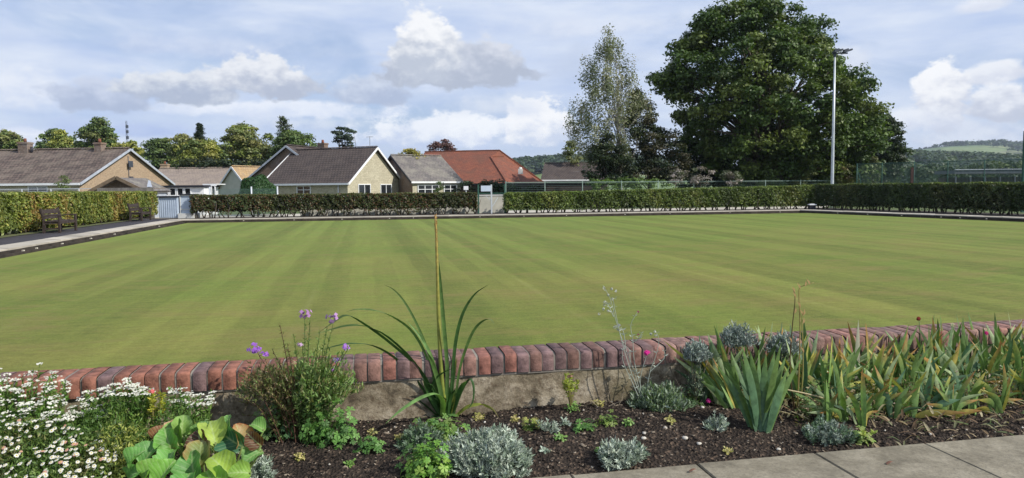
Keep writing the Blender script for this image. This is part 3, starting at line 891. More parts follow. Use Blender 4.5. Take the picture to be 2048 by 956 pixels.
# ================================================================== STORAGE CABINET (grey blue doors)
def pz(px, Y, z): r = ray(px, 420); return V3(r[0] * Y, Y, z)
Yc = 42.5
cb = pz(318, Yc, KZ); th = thing('storage_cabinet', 'pale blue grey ribbed storage cabinet at the end of the left hedge', 'cabinet', cb)
wA = (356 - 318) * ppm(Yc); wB = (378 - 358) * ppm(Yc)
g = Geo(); M['bluegrey'] = rough_mat('pale_blue_grey_metal', (.40, .47, .57), (.48, .55, .64), 3, .5, .05)
Hc = 1.2
g.box(cb + V3(wA / 2, .35, Hc / 2), (wA, .7, Hc)); build('cabinet_body', g, M['bluegrey'], th)
g = Geo()
for i in range(9):
    g.box(cb + V3(.06 + i * (wA - .12) / 8, -.012, Hc / 2), (.05, .02, Hc - .1))
build('ribbed_front', g, M['bluegrey'], th)
g = Geo(); g.box(cb + V3(wA / 2 - .02, .33, Hc + .04), (wA + .1, .86, .08)); build('lid', g, M['blackpaint'], th)
cb2 = cb + V3(wA + .08, .1, 0); th = thing('notice_cabinet', 'grey cabinet door with white frame and white foot, right of the ribbed cabinet', 'cabinet', cb2)
g = Geo(); g.box(cb2 + V3(wB / 2 + .1, .3, .75), (wB + .2, .6, 1.15)); build('cabinet_body', g, M['bluegrey'], th)
g = Geo()
g.box(cb2 + V3(.03, -.02, .75), (.05, .03, 1.15)); g.box(cb2 + V3(wB + .16, -.02, .75), (.08, .03, 1.15)); g.box(cb2 + V3(wB / 2 + .1, -.021, 1.3), (wB + .2, .03, .06)); g.box(cb2 + V3(wB / 2 + .1, -.021, .5), (wB + .1, .03, .05))
build('door_frame', g, M['offwhite'], th)
g = Geo(); g.box(cb2 + V3(wB / 2 + .12, .22, .11), (wB + .34, .84, .30)); build('plinth', g, M['offwhite'], th)
g = Geo(); g.box(cb2 + V3(wB / 2 + .1, .28, 1.36), (wB + .26, .74, .06)); build('lid', g, M['blackpaint'], th)

# box with pale lid at the right far corner
bp = onz(1624, 418, KZ); th = thing('grit_box', 'small dark box with a pale lid by the far right corner', 'box', bp)
g = Geo(); g.box(bp + V3(0, 0, .13), (.38, .3, .26)); build('box_body', g, M['blackpaint'], th)
g = Geo(); g.box(bp + V3(0, 0, .29), (.46, .36, .06)); g.box(bp + V3(0, .02, .33), (.3, .24, .03)); build('lid', g, M['white'], th)

# ================================================================== GATEWAY
gw = outline(3.3)
gp = lambda px: isect(gw[1], U, CAM * V3(1, 1, 0), V3(*ray(px, 410)[:2], 0))
pA, pB = gp(955), gp(1012)
M['wallpale'] = rough_mat('pale_rendered_wall', (.36, .35, .30), (.48, .46, .40), 2, .9, .3, .01, 20)
# low pale boundary wall running behind the far hedges
bw = outline(4.6)
wp = lambda px: isect(bw[1], U, CAM * V3(1, 1, 0), V3(*ray(px, 410)[:2], 0))
w0, w1 = wp(600), wp(1016); g = Geo()
c = (w0 + w1) / 2; g.box(V3(c[0], c[1], .6), (np.linalg.norm(w1 - w0), .2, 1.3), (U, Vv, UP))
bwth = thing('boundary_wall', 'low pale rendered wall behind the far hedge and gateway', 'wall', V3(c[0], c[1], 0))
build('wall_face', g, M['wallpale'], bwth)
g = Geo(); g.box(V3(c[0], c[1], 1.285), (np.linalg.norm(w1 - w0), .28, .06), (U, Vv, UP)); build('wall_cap', g, M['offwhite'], bwth)
th = thing('gate', 'open metal gate with green posts and cross rail in the gap of the far hedge', 'gate', V3(pA[0], pA[1], 0))
for pxx in (957, 983, 1010):
    p = gp(pxx); g = Geo(); g.box(V3(p[0], p[1], 1.02), (.09, .09, 1.9), (U, Vv, UP)); build('gate_post', g, M['metal_grey'] if pxx == 983 else M['metal_green'], th)
g = Geo(); a, b_ = gp(957), gp(1010)
for z in (1.42,): g.beam(V3(a[0], a[1], z), V3(b_[0], b_[1], z), .04, .05)
build('cross_rail', g, M['metal_green'], th)
g = Geo(); a, b_ = gp(982), gp(996)
g.beam(V3(a[0], a[1], .45), V3(b_[0], b_[1], 1.15), .035, .035); a2 = gp(972)
g.beam(V3(a[0], a[1], .95), V3(a2[0], a2[1], 1.25), .03, .03); build('brace', g, M['metal_grey'], th)
p = gp(972); g = Geo(); g.box(V3(p[0], p[1] - .06, 1.72), (.62, .03, .36), (U, Vv, UP)); 
o = build('notice_board', g, M['bluegrey'], None, V3(p[0], p[1], 1.5)); tag(o, 'small pale blue notice board fixed beside the gate post', 'sign')
p = at(932, 376, 50); g = Geo(); g.box(p, (.32, .03, .26)); sg = thing('sign', 'small white sign on a thin post left of the gateway', 'sign', V3(p[0], p[1], .1))
build('sign_panel', g, M['white'], sg); g = Geo(); g.tube([V3(p[0], p[1] + .03, .1), V3(p[0], p[1] + .03, p[2])], .025, 6); build('sign_post', g, M['metal_grey'], sg)

# ================================================================== HOUSES
M['tile_brown'] = tile_mat('dark_brown_concrete_tiles', (.088, .068, .060), (.066, .052, .048), (.018, .015, .014), .3, .34, patch=(.12, .095, .08), msize=.03)
M['tile_mossy'] = tile_mat('mottled_old_roof_tiles', (.15, .11, .092), (.075, .058, .05), (.03, .024, .022), .3, .34, patch=(.21, .17, .135), patchamt=.6, msize=.03)
M['tile_tan'] = tile_mat('tan_grey_roof_tiles', (.26, .21, .175), (.21, .17, .145), (.11, .09, .08), .3, .3, patch=(.32, .26, .2), patchamt=.5)
M['tile_grey'] = tile_mat('grey_lichened_roof_tiles', (.17, .15, .14), (.12, .11, .105), (.06, .055, .05), .3, .28, patch=(.27, .25, .2), patchamt=.7)
M['tile_red'] = tile_mat('red_clay_roof_tiles', (.25, .085, .048), (.17, .06, .04), (.07, .03, .022), .25, .24, patch=(.13, .065, .045), patchamt=.75)
M['tile_redlit'] = M['tile_red']
M['tile_orange'] = tile_mat('orange_lichened_tiles', (.40, .27, .13), (.30, .20, .11), (.15, .1, .06), .3, .3, patch=(.3, .25, .18), patchamt=.6)
M['brick_tan'] = tile_mat('tan_brickwork', (.38, .27, .17), (.30, .21, .135), (.34, .28, .21), .225, .075, patch=(.36, .25, .17), patchamt=.35)
M['stone_cream'] = tile_mat('cream_reconstituted_stone', (.47, .43, .315), (.38, .345, .25), (.36, .33, .25), .42, .16, patch=(.33, .29, .21), patchamt=.55)
M['brick_brown'] = tile_mat('brown_brickwork', (.20, .13, .09), (.15, .10, .075), (.2, .16, .13), .225, .075)
M['render_pale'] = rough_mat('pale_cream_render', (.42, .42, .34), (.52, .51, .43), 1.5, .9, .2, .01, 25)
M['flash'] = rough_mat('lead_flashing', (.28, .31, .36), (.42, .45, .5), 3, .6, .1)
def add_window(parent, p, e, n, w_, h, mull=2, transom=False, mat=None, name='window'):
    """p lower-left corner on the wall, e horizontal unit, n outward normal"""
    g = Geo(); t = .07; o_ = n * .03
    fr = lambda cx, cz, sx, sz, k=0: g.box(p + e * cx + UP * cz + o_ + n * k, (sx, .07, sz), (e, n, UP))
    fr(w_ / 2, t / 2, w_, t); fr(w_ / 2, h - t / 2, w_, t)
    fr(t / 2, h / 2, t, h - 2 * t); fr(w_ - t / 2, h / 2, t, h - 2 * t)
    for i in range(1, mull):
        fr(w_ * i / mull, h / 2, t * .8, h - 2 * t, .003)
    if transom: fr(w_ / 2, h * .68, w_ - 2 * t, t * .7, .006)
    f = build(name, g, mat or M['white'], parent)
    g = Geo(); g.quad(p + e * .03 + UP * .03 + n * .015, p + e * (w_ - .03) + UP * .03 + n * .015, p + e * (w_ - .03) + UP * (h - .03) + n * .015, p + e * .03 + UP * (h - .03) + n * .015)
    pn_ = build('pane', g, M['glass'], f, np.array(parent['_o']))
    g = Geo(); g.box(p + e * w_ / 2 - UP * .03 + n * .05, (w_ + .1, .14, .05), (e, n, UP)); build('sill', g, M['offwhite'], f, np.array(parent['_o']))
    return f
def house(label, O, r, L, W, ze, zr, wall, roof, gable_mat=None, ov=.25, verge='white', z0=-.05, group=None, name='bungalow', cat='house', rot_g=None, barge=True, thick=.14):
    """O: near gable corner on the ground; r: ridge direction away from the visible gable; gable runs along g"""
    O = V3(O[0], O[1], 0); r = unit(V3(r[0], r[1], 0)); gdir = V3(-r[1], r[0], 0) if rot_g is None else rot_g
    th = thing(name, label, cat, O, group)
    p = lambda a, b, z: O + r * a + gdir * b + UP * z
    g = Geo()
    wi = .001
    gw_ = Geo()
    gw_.poly([p(0, 0, z0), p(0, W, z0), p(0, W, ze), p(0, W / 2, zr - .05), p(0, 0, ze)])
    build('gable_wall', gw_, gable_mat or wall, th)
    g.poly([p(L, W, z0), p(L, 0, z0), p(L, 0, ze), p(L, W / 2, zr - .05), p(L, W, ze)])
    g.quad(p(L, 0, z0), p(0, 0, z0), p(0, 0, ze), p(L, 0, ze)); g.quad(p(0, W, z0), p(L, W, z0), p(L, W, ze), p(0, W, ze))
    build('wall', g, wall, th)
    sl = (zr - ze) / (W / 2); g = Geo()
    for side in (0, 1):
        b0 = -ov if side == 0 else W + ov; z_e = ze - sl * ov
        A = p(-ov, b0, z_e); B = p(L + ov, b0, z_e); C = p(L + ov, W / 2, zr); D = p(-ov, W / 2, zr)
        nrm = unit(np.cross(B - A, D - A)); nrm = nrm if nrm[2] > 0 else -nrm
        tt = UP * thick
        if side == 0: g.quad(A + tt, B + tt, C + tt, D + tt)
        else: g.quad(B + tt, A + tt, D + tt, C + tt)
        g.quad(A, B, B + tt, A + tt); g.quad(A, D, C, B)
        g.quad(A, A + tt, D + tt, D); g.quad(B, C, C + tt, B + tt)
    rf = build('roof', g, roof, th)
    g = Geo()      # ridge tiles
    nR_ = int((L + 2 * ov) / .45)
    for i in range(nR_):
        a0 = -ov + (L + 2 * ov) * (i + .04) / nR_; a1 = -ov + (L + 2 * ov) * (i + .96) / nR_
        k = 1 + rng.normal() * .05
        for s1, s2 in ((-.15, 0), (0, .15)):
            za = zr + thick + (.02 if s1 < 0 else .10); zb = zr + thick + (.10 if s1 < 0 else .02)
            g.quad(p(a0, W / 2 + s1, za), p(a1, W / 2 + s1, za), p(a1, W / 2 + s2, zb), p(a0, W / 2 + s2, zb), col=V3(1, 1, 1) * k)
    build('ridge_tiles', g, roof, rf, O)
    if barge:
        g = Geo()
        for a_ in (-ov - .03,):
            for b0 in (-ov, W + ov):
                A = p(a_, b0, ze - sl * ov + .03); D = p(a_, W / 2, zr + .03)
                g.beam(A, D, .05, .17)
        build('bargeboard', g, M['flash'] if verge == 'lead' else (M['blackpaint'] if verge == 'black' else M['white']), th)
    for b0 in (-ov - .04, W + ov + .04):
        g = Geo(); g.beam(p(-ov, b0, ze - sl * ov + .05), p(L + ov, b0, ze - sl * ov + .05), .08, .16); build('gutter', g, M['white'], th)
    return th, p, r, gdir, rf
def chimney(parent, base, w_, d, h, ax, mat=None, pots=1):
    e1, e2 = ax; g = Geo()
    g.box(base + UP * h / 2, (w_, d, h), (e1, e2, UP)); g.box(base + UP * (h - .08), (w_ + .1, d + .1, .12), (e1, e2, UP))
    c = build('chimney', g, mat or M['brick_tan'], parent, np.array(parent['_o']))
    g = Geo()
    for i in range(pots):
        o_ = e1 * ((i - (pots - 1) / 2) * .4); g.tube([base + o_ + UP * h, base + o_ + UP * (h + .3)], [.13, .1], 8)
    build('chimney_pot', g, M['tile_red'], c if parent.name.startswith(('roof', 'xx')) is False else parent, np.array(parent['_o']))
    g = Geo(); g.box(base + UP * .0 - e2 * (d / 2 + .12) - UP * .0, (w_ + .3, .4, .06), (e1, e2, UP)); 
    return c

# --- large bungalow on the left
c8 = math.radians(8); Y1 = 53.0
O1 = at(158, 366, Y1); ze1 = O1[2]; zr1 = at(250, 300, 58.5)[2]
r1 = V3(-math.cos(c8), math.sin(c8), 0); g1 = V3(math.sin(c8), math.cos(c8), 0)
h1, p1, _, _, rf1 = house('wide bungalow with mottled brown roof and tan brick gable at the far left', O1, r1, 24, 11, ze1, zr1, M['stone_cream'], M['tile_mossy'], M['brick_tan'], .25, 'lead', rot_g=g1)
def on_ridge(pf, px, W, zr, ov=.2):   # find ridge param with pixel column px
    for a in np.linspace(-1, 30, 1200):
        q = pf(a, W / 2, zr); 
        col_ = 1024 + q[0] / q[1] * FPX
        if abs(col_ - px) < 1.2: return a
    return 5
for px, hh, ww in ((64, 1.0, .85), (211, .85, .6)):
    a = on_ridge(p1, px, 11, zr1); chimney(h1, p1(a, 5.2, zr1 - .25), ww, .6, hh, (r1, g1), M['brick_brown'], 1)
g = Geo(); q = p1(on_ridge(p1, 80, 11, zr1), 5.0, zr1 + .1); g.tube([q - UP * .3, q + UP * .25], .1, 8); build('roof_vent', g, M['blackpaint'], h1)
for k, a in enumerate((2.5, 6.5, 10.5, 14.5)):
    add_window(h1, p1(a + 1.6, 0, 1.0), -r1, -g1, 1.6, 1.15, 2, True)
g = Geo(); q = p1(-.03, 5.5, 0); g.tube([q + UP * 1.5, q + UP * (zr1 - .5)], .03, 6); q2 = p1(-.25, 5.5, 3.9); g.box(q2, (.5, .03, .5), (g1, r1, UP)); 
build('aerial', g, M['metal_dark'], h1)
# --- timber shed with open gable in front of it
Ys = 46.5
s0 = at(198, 383, Ys); s1 = at(303, 383, Ys); ap = at(239, 355, Ys)
O = V3(s0[0], s0[1], 0); Ws = (at(286, 383, Ys) - s0)[0]
th = thing('garden_shed', 'brown timber shed with low open gable behind the left hedge', 'shed', O)
g = Geo(); zE = at(198, 377, Ys)[2]; zA = ap[2]
g.poly([O + UP * 0, O + V3(Ws, 0, 0), O + V3(Ws, 0, zE), O + V3(Ws / 2, 0, zA - .08), O + V3(0, 0, zE)])
for (xa, xb) in ((0, 0), (Ws, Ws)): g.quad(O + V3(xa, 3, 0), O + V3(xa, 0, 0), O + V3(xa, 0, zE), O + V3(xa, 3, zE))
g.poly([O + V3(Ws, 3, 0), O + V3(0, 3, 0), O + V3(0, 3, zE), O + V3(Ws / 2, 3, zA - .08), O + V3(Ws, 3, zE)])
build('wall', g, M['wood'], th)
g = Geo()
for sx in (-1, 1):
    e0 = O + V3(Ws / 2 + sx * (Ws / 2 + .3), -.5, zE - .18); a0 = O + V3(Ws / 2, -.5, zA)
    b0 = e0 + V3(0, 3.8, 0); b1_ = a0 + V3(0, 3.8, 0)
    g.quad(*( (e0, a0, b1_, b0) if sx < 0 else (a0, e0, b0, b1_)), col=(1, 1, 1)); g.quad(e0 - UP * .1, a0 - UP * .1, b1_ - UP * .1, b0 - UP * .1)
build('roof', g, M['tile_grey'], th)
g = Geo()
for sx in (-1, 1): g.beam(O + V3(Ws / 2 + sx * (Ws / 2 + .35), -.53, zE - .2), O + V3(Ws / 2, -.53, zA), .05, .2)
build('bargeboard', g, M['wood'], th)
# grey sheeted lean-to roof to its right
th = thing('lean_to', 'pale grey sheeted lean-to roof with a vent right of the timber shed', 'outbuilding', at(262, 392, 47.5) * V3(1, 1, 0))
a = at(254, 358, 48.5); b_ = at(306, 374, 47.5); g = Geo()
g.quad(V3(a[0] - .2, 47.4, b_[2]), V3(b_[0], 47.4, b_[2]), V3(b_[0] - 1.1, 49.4, a[2] - .1), V3(a[0], 49.4, a[2]))
g.box(V3((a[0] + b_[0]) / 2, 48.4, b_[2] / 2 - .1), (b_[0] - a[0], 1.9, b_[2] - .15)); build('roof', g, M['flash'], th)
g = Geo(); g.tube([at(263, 360, 48.6), at(263, 353, 48.6)], [.14, .12], 8); build('vent', g, M['blackpaint'], th)
# close boarded fence in front of shed
def board_fence(label, pxa, pxb, Y, ztop, mat, step=.14):
    a = pz(pxa, Y, 0); b_ = pz(pxb, Y, 0); n = int((b_[0] - a[0]) / step)
    th = thing('board_fence', label, 'fence', a)
    g = Geo()
    for i in range(n): g.box(V3(a[0] + (i + .5) * step, Y, ztop / 2), (step - .012, .02, ztop + rng.normal() * .008), col=V3(1, 1, 1) * rng.uniform(.85, 1.15))
    build('boards', g, mat, th)
    g = Geo(); g.box(V3((a[0] + b_[0]) / 2, Y + .035, ztop * .8), (b_[0] - a[0], .04, .07)); g.box(V3((a[0] + b_[0]) / 2, Y + .035, ztop * .25), (b_[0] - a[0], .04, .07)); build('rail', g, mat, th)
M['fencewood'] = rough_mat('grey_fence_timber', (.13, .12, .11), (.22, .2, .18), 3, .9, .3, .01, 20, use_tint=True)
board_fence('grey close boarded fence behind the left hedge below the shed', 196, 312, 45.2, at(250, 375.5, 45.2)[2], M['fencewood'])

# --- white garage with four small windows
Yg = 52
a = at(322, 378, Yg); b_ = at(412, 378, Yg); zt = at(360, 375, Yg)[2]
th = thing('garage', 'white flat roofed garage with four small dark windows beside the cabinet', 'garage', V3(a[0], Yg, 0))
g = Geo(); g.box(V3((a[0] + b_[0]) / 2 - .15, Yg + 1.25, zt / 2), (b_[0] - a[0], 2.5, zt)); build('wall', g, M['white'], th)
g = Geo(); g.box(V3((a[0] + b_[0]) / 2 - .15, Yg + 1.2, zt + .08), (b_[0] - a[0] + .2, 2.8, .15)); build('roof', g, M['blackpaint'], th)
for px in (331, 346, 361, 376):
    q = at(px, 392, Yg); add_window(th, V3(q[0] - .24, Yg, q[2]), V3(1, 0, 0), V3(0, -1, 0), .50, .60, 1)
# conservatory
Yk = 53; a = at(409, 388, Yk); th = thing('conservatory', 'small white glazed conservatory right of the garage', 'conservatory', V3(a[0], Yk, 0))
g = Geo()
for i in range(4):
    x = a[0] + i * .26
    g.box(V3(x, Yk, 1.05), (.07, .07, 2.1)); 
g.box(V3(a[0] + .4, Yk, 2.12), (.95, .1, .1)); g.box(V3(a[0] + .4, Yk, .5), (.8, .06, 1)); g.box(V3(a[0] + .4, Yk + .8, 2.2), (1.0, 1.7, .06)); build('frame', g, M['white'], th)
g = Geo(); g.quad(V3(a[0], Yk + .01, 1), V3(a[0] + .78, Yk + .01, 1), V3(a[0] + .78, Yk + .01, 2.08), V3(a[0], Yk + .01, 2.08)); build('pane', g, M['glass'], th)
# --- long tan roofed bungalow behind
Y = 78; O = at(500, 372, Y); zr = at(400, 338.5, Y + 5)[2]; ze = at(400, 374, Y)[2]
L = (at(478, 372, Y) - at(275, 372, Y))[0]
O = V3(at(478, 372, Y)[0], Y, 0)
h2, p2, _, _, _ = house('long low bungalow with tan grey tiled roof behind the garage', O, V3(-1, .03, 0), L, 10, ze, zr, M['render_pale'], M['tile_tan'], rot_g=V3(.03, 1, 0), barge=False)
chimney(h2, p2(on_ridge(p2, 331, 10, zr), 5.3, zr - .2), .8, .6, .85, (V3(1, 0, 0), V3(0, 1, 0)), M['brick_tan'], 1)
# --- small cream gable house
Y = 76; cA = math.radians(62)
O = at(440, 376, Y); ze = at(440, 374, Y)[2]; ap = at(473, 335, Y - 1); 
r_ = V3(math.sin(math.radians(30)), math.cos(math.radians(30)), 0); g_ = V3(math.cos(math.radians(30)), -math.sin(math.radians(30)), 0)
W = 4.2
h3, p3, _, _, _ = house('small pale gabled house with an orange lichened roof beside the round bush', O, r_, 6, W, ze, ap[2], M['render_pale'], M['tile_orange'], rot_g=g_, ov=.2)
# --- central cream bungalow
th_ = math.radians(22.6); Yb = 62
O4 = at(695, 365, Yb); W4 = 8.5
r4 = V3(-math.cos(th_), math.sin(th_), 0); g4 = V3(math.sin(th_), math.cos(th_), 0)
ze4 = at(695, 364, Yb)[2]; zr4 = at(743, 297, Yb + 3.9)[2]
h4, p4, _, _, rf4 = house('cream stone bungalow with dark brown tiled roof and gable facing the green', O4, r4, 8.6, W4, ze4, zr4, M['stone_cream'], M['tile_brown'], M['stone_cream'], .3, 'white', rot_g=g4)
for b0 in (1.5, 5.0):
    add_window(h4, p4(0, b0, .75), g4, -r4, 1.9, 1.45, 2, False)
g = Geo()
for b0 in (-.3, W4 + .3): g.beam(p4(8.6 + .33, b0, ze4 - .1), p4(8.6 + .33, W4 / 2, zr4 + .05), .06, .2)
build('bargeboard', g, M['white'], h4)
add_window(h4, p4(5.3, 0, .95), -r4, -g4, 1.5, 1.15, 2, True)
g = Geo(); q = p4(.9, -.08, 0); g.tube([q, q + UP * (ze4 - .1)], .05, 6); build('drainpipe', g, M['white'], h4)
a = on_ridge(p4, 642, W4, zr4); chimney(h4, p4(a, W4 / 2 + .5, zr4 - .4), .75, .6, 1.1, (r4, g4), M['brick_brown'], 1)
g = Geo(); q = p4(.5, W4 / 2, zr4 + .2); g.tube([q, q + UP * .9], .02, 5); g.beam(q + UP * .85 - r4 * .35, q + UP * .85 + r4 * .35, .02, .02)
for k in (-.25, -.08, .08, .25): g.beam(q + UP * .85 + r4 * k - g4 * .2, q + UP * .85 + r4 * k + g4 * .2, .015, .015)
build('aerial', g, M['metal_dark'], h4)
# --- bungalow behind it, brown gable to the left
Y = 70; O = at(505, 360, Y); ze = at(505, 353, Y)[2]; ap = at(584, 297, Y + 2)
r_ = V3(math.sin(math.radians(16)), math.cos(math.radians(16)), 0); g_ = V3(math.cos(math.radians(16)), -math.sin(math.radians(16)), 0)
h5, p5, _, _, _ = house('bungalow with shaded brown brick gable half hidden behind the cream one', O, r_, 9, 7.9, ze, ap[2], M['brick_brown'], M['tile_brown'], M['brick_brown'], .3, 'lead', rot_g=g_)
# --- grey roofed bungalow to the right
Y = 67; th_ = math.radians(33)
O6 = at(825, 366, Y); r6 = V3(math.cos(th_), math.sin(th_), 0); g6 = V3(-math.sin(th_), math.cos(th_), 0)
ze6 = at(825, 363, Y)[2]; W6 = 8.6; zr6 = at(768, 313, Y + W6 / 2 * math.cos(th_))[2]
h6, p6, _, _, _ = house('low bungalow with grey lichened roof and white fascia right of the cream one', O6, r6, 5.0, W6, ze6, zr6, M['stone_cream'], M['tile_grey'], M['brick_brown'], .22, 'black', rot_g=g6)
add_window(h6, p6(.5, 0, .8), r6, -g6, 2.2, 1.3, 3, True); add_window(h6, p6(3.2, 0, .8), r6, -g6, 1.4, 1.3, 2, True)
# --- red roofed hall
Y = 74
C = at(1015, 366, Y); ze = C[2]; zr = at(999, 301, Y + 8)[2]
th = thing('hall', 'large hall with red tiled hipped roof behind the gateway', 'building', V3(C[0], C[1], 0))
Lc = at(800, 369, Y + 3.0); Rc = at(1089, 360, Y + 9)
Bk = Lc + (Rc - C)
RR = at(999, 301, Y + 8.5); RLp = at(850, 304, Y + 10.5); zr = RR[2]
def zset(p, z): return V3(p[0], p[1], z)
Lc = zset(Lc, ze); Rc = zset(Rc, ze); C = zset(C, ze)
RLp = zset(RLp, zr); H1 = at(982, 314, Y + 6.6); H2 = at(1007, 313, Y + 8.2)
Rc2 = Rc + V3(-4, 11, 0); Lc2 = Lc + V3(3, 14, 0)
g = Geo()
g.poly([Lc, C, H1, RR, RLp]); 
g.poly([C, Rc, H2, H1])                      # bright right hip
g.poly([Rc, Rc2, RR + V3(.2, 1, 0), H2 + V3(.02, .02, 0)]) ; g.poly([H1, H2, RR])
g.poly([H2, Rc, RR])
g.poly([Rc2, Lc2, RLp, RR]); g.poly([Lc2, Lc, RLp])
build('roof', g, M['tile_red'], th)
g = Geo()
for a, b_ in ((C, H1), (H1, H2), (RLp, RR), (RR, Rc)): g.beam(a + UP * .04, b_ + UP * .04, .22, .12)
build('hip_tiles', g, M['tile_red'], th)
g = Geo()
ins = lambda p: V3(p[0], p[1], 0) * .985 + V3(C[0] * .0, 1.2, 0)
cs = [ins(Lc), ins(C), ins(Rc), ins(Rc2)]
for i in range(3): g.quad(cs[i], cs[i + 1], cs[i + 1] + UP * (ze - .02), cs[i] + UP * (ze - .02))
build('wall', g, M['wood_dark'], th)
g = Geo(); g.beam(Lc - UP * .08, C - UP * .08, .1, .16); g.beam(C - UP * .08, Rc - UP * .08, .1, .16); build('gutter', g, M['blackpaint'], th)
g = Geo(); q = at(1041, 343, Y + 3.6); g.box(q, (.5, .5, .55)); g.tube([q, q + UP * .45], .16, 8); build('roof_vent', g, M['offwhite'], th)
# --- brown roofed building to the right of it
Y = 84
ze = at(1090, 360, Y)[2]; zr = at(1150, 328, Y + 5)[2]; O = V3(at(1086, 360, Y)[0], Y, 0)
h8, p8, _, _, _ = house('low building with dark brown roof standing left of the tall trees', O, V3(1, .0, 0), 7.2, 9, ze, zr, M['wood_dark'], M['tile_brown'], rot_g=V3(.14, .99, 0), barge=False)
g = Geo(); q = at(1152, 345, Y + 2.2); g.box(q + UP * .05, (.8, .6, .12)); build('skylight', g, M['flash'], h8)

# ================================================================== STREET FURNITURE, FENCES
# floodlight column
Yl = 53.0; lb = onz(1664, 380, 0); lb = V3(at(1664, 380, Yl)[0], Yl, 0); tp = at(1668, 108, Yl); HZ = tp[2]
th = thing('floodlight_column', 'tall pale grey floodlight mast in front of the big tree', 'lamp post', lb)
g = Geo(); g.tube([lb, lb + UP * .6, lb + UP * (HZ * .5), V3(lb[0], lb[1], HZ)], [.15, .115, .095, .06], 10); build('pole', g, M['metal_grey'], th, smooth=True)
g = Geo(); top = V3(lb[0], lb[1], HZ); g.box(top + V3(.35, 0, .05), (1.1, .09, .09)); g.box(top + V3(0, 0, -.05), (.16, .16, .3)); build('cross_arm', g, M['metal_dark'], th)
for dx, dy, tl in ((.15, -.12, .25), (.85, -.05, .3)):
    g = Geo(); e = unit(V3(1, 0, tl)); n_ = np.cross(e, V3(0, 1, 0)); n_ = n_ if n_[2] > 0 else -n_
    g.box(top + V3(dx, dy, .2), (.62, .42, .12), (e, V3(0, 1, 0), n_)); g.box(top + V3(dx - .1, dy, .28), (.3, .3, .1), (e, V3(0, 1, 0), n_))
    f = build('floodlight', g, M['metal_dark'], th)
    g = Geo(); g.box(top + V3(dx, dy, .2) - n_ * .065, (.54, .34, .01), (e, V3(0, 1, 0), n_)); build('lens', g, M['glass'], f, lb)
# post and rail fence behind the far right hedge
def post_rail(label, pxs, Y0, Y1, zt, zr_list, mat, pr=.035):
    th = thing('rail_fence', label, 'fence', pz(pxs[0], Y0, 0))
    pts = [pz(px, Y0 + (Y1 - Y0) * i / (len(pxs) - 1), 0) for i, px in enumerate(pxs)]
    for p in pts:
        g = Geo(); g.tube([p, p + UP * (zt + .06)], pr, 6); build('post', g, mat, th)
    for z in zr_list:
        g = Geo()
        for a, b_ in zip(pts[:-1], pts[1:]): g.beam(a + UP * z, b_ + UP * z, .03, .045)
        build('rail', g, mat, th)
    g = Geo()
    for a, b_ in zip(pts[:-1], pts[1:]):
        for z in np.arange(.1, zt, .15): g.beam(a + UP * z, b_ + UP * z, .006, .008)
    build('wire_mesh', g, M['mesh_green'], th)
post_rail('long green rail fence behind the bright far hedge', [1012, 1090, 1165, 1243, 1316, 1387, 1460, 1530, 1600, 1668], 56, 66, 2.2, (2.15,), rough_mat('grey_green_rail', (.12, .18, .15), (.2, .26, .22), 3, .5, .05))
# tennis court fence
def court_fence():
    Y0, Y1 = 62, 52
    pxs = [1712, 1762, 1826, 1893, 1966, 2047, 2130]
    th = thing('court_fence', 'tall green mesh fence of the tennis court at the right', 'fence', pz(1712, Y0, 0))
    pts = [pz(px, Y0 + (Y1 - Y0) * i / (len(pxs) - 1), 0) for i, px in enumerate(pxs)]
    zt = 3.55
    for p in pts:
        g = Geo(); g.tube([p, p + UP * zt], .04, 6); build('post', g, M['metal_green'], th)
    g = Geo(); g.beam(pts[0] + V3(.9, 0, 0), pts[0] + UP * (zt - .3), .05, .05); build('stay', g, M['metal_green'], th)
    g = Geo()
    for z in (.1, zt - .05): 
        for a, b_ in zip(pts[:-1], pts[1:]): g.beam(a + UP * z, b_ + UP * z, .03, .03)
    build('rail', g, M['metal_green'], th)
    g = Geo()
    for a, b_ in zip(pts[:-1], pts[1:]):
        for z in np.arange(.1, zt, .09): g.beam(a + UP * z, b_ + UP * z, .006, .009)
        L = np.linalg.norm(b_ - a); n = int(L / .09)
        for i in range(n):
            p = a + (b_ - a) * (i / n); g.beam(p, p + UP * zt, .007, .007, up=V3(0, 1, 0))
    build('wire_mesh', g, M['mesh_green'], th)
court_fence()
p = pz(1822, 54, 0); g = Geo(); g.box(p + UP * 1.5, (.2, .1, 3.0)); o = build('padded_post', g, rough_mat('dull_red', (.03, .014, .012), (.05, .02, .017), 3, .7), None, p); tag(o, 'dark red padded post inside the court fence', 'post')
p = at(2047, 370, 44); g = Geo(); p = V3(p[0], 44, 0); zt = at(2047, 262, 44)[2]; g.box(p + UP * zt / 2, (.16, .16, zt)); o = build('corner_post', g, M['metal_green'], None, p); tag(o, 'tall dark green corner post at the right edge', 'post')
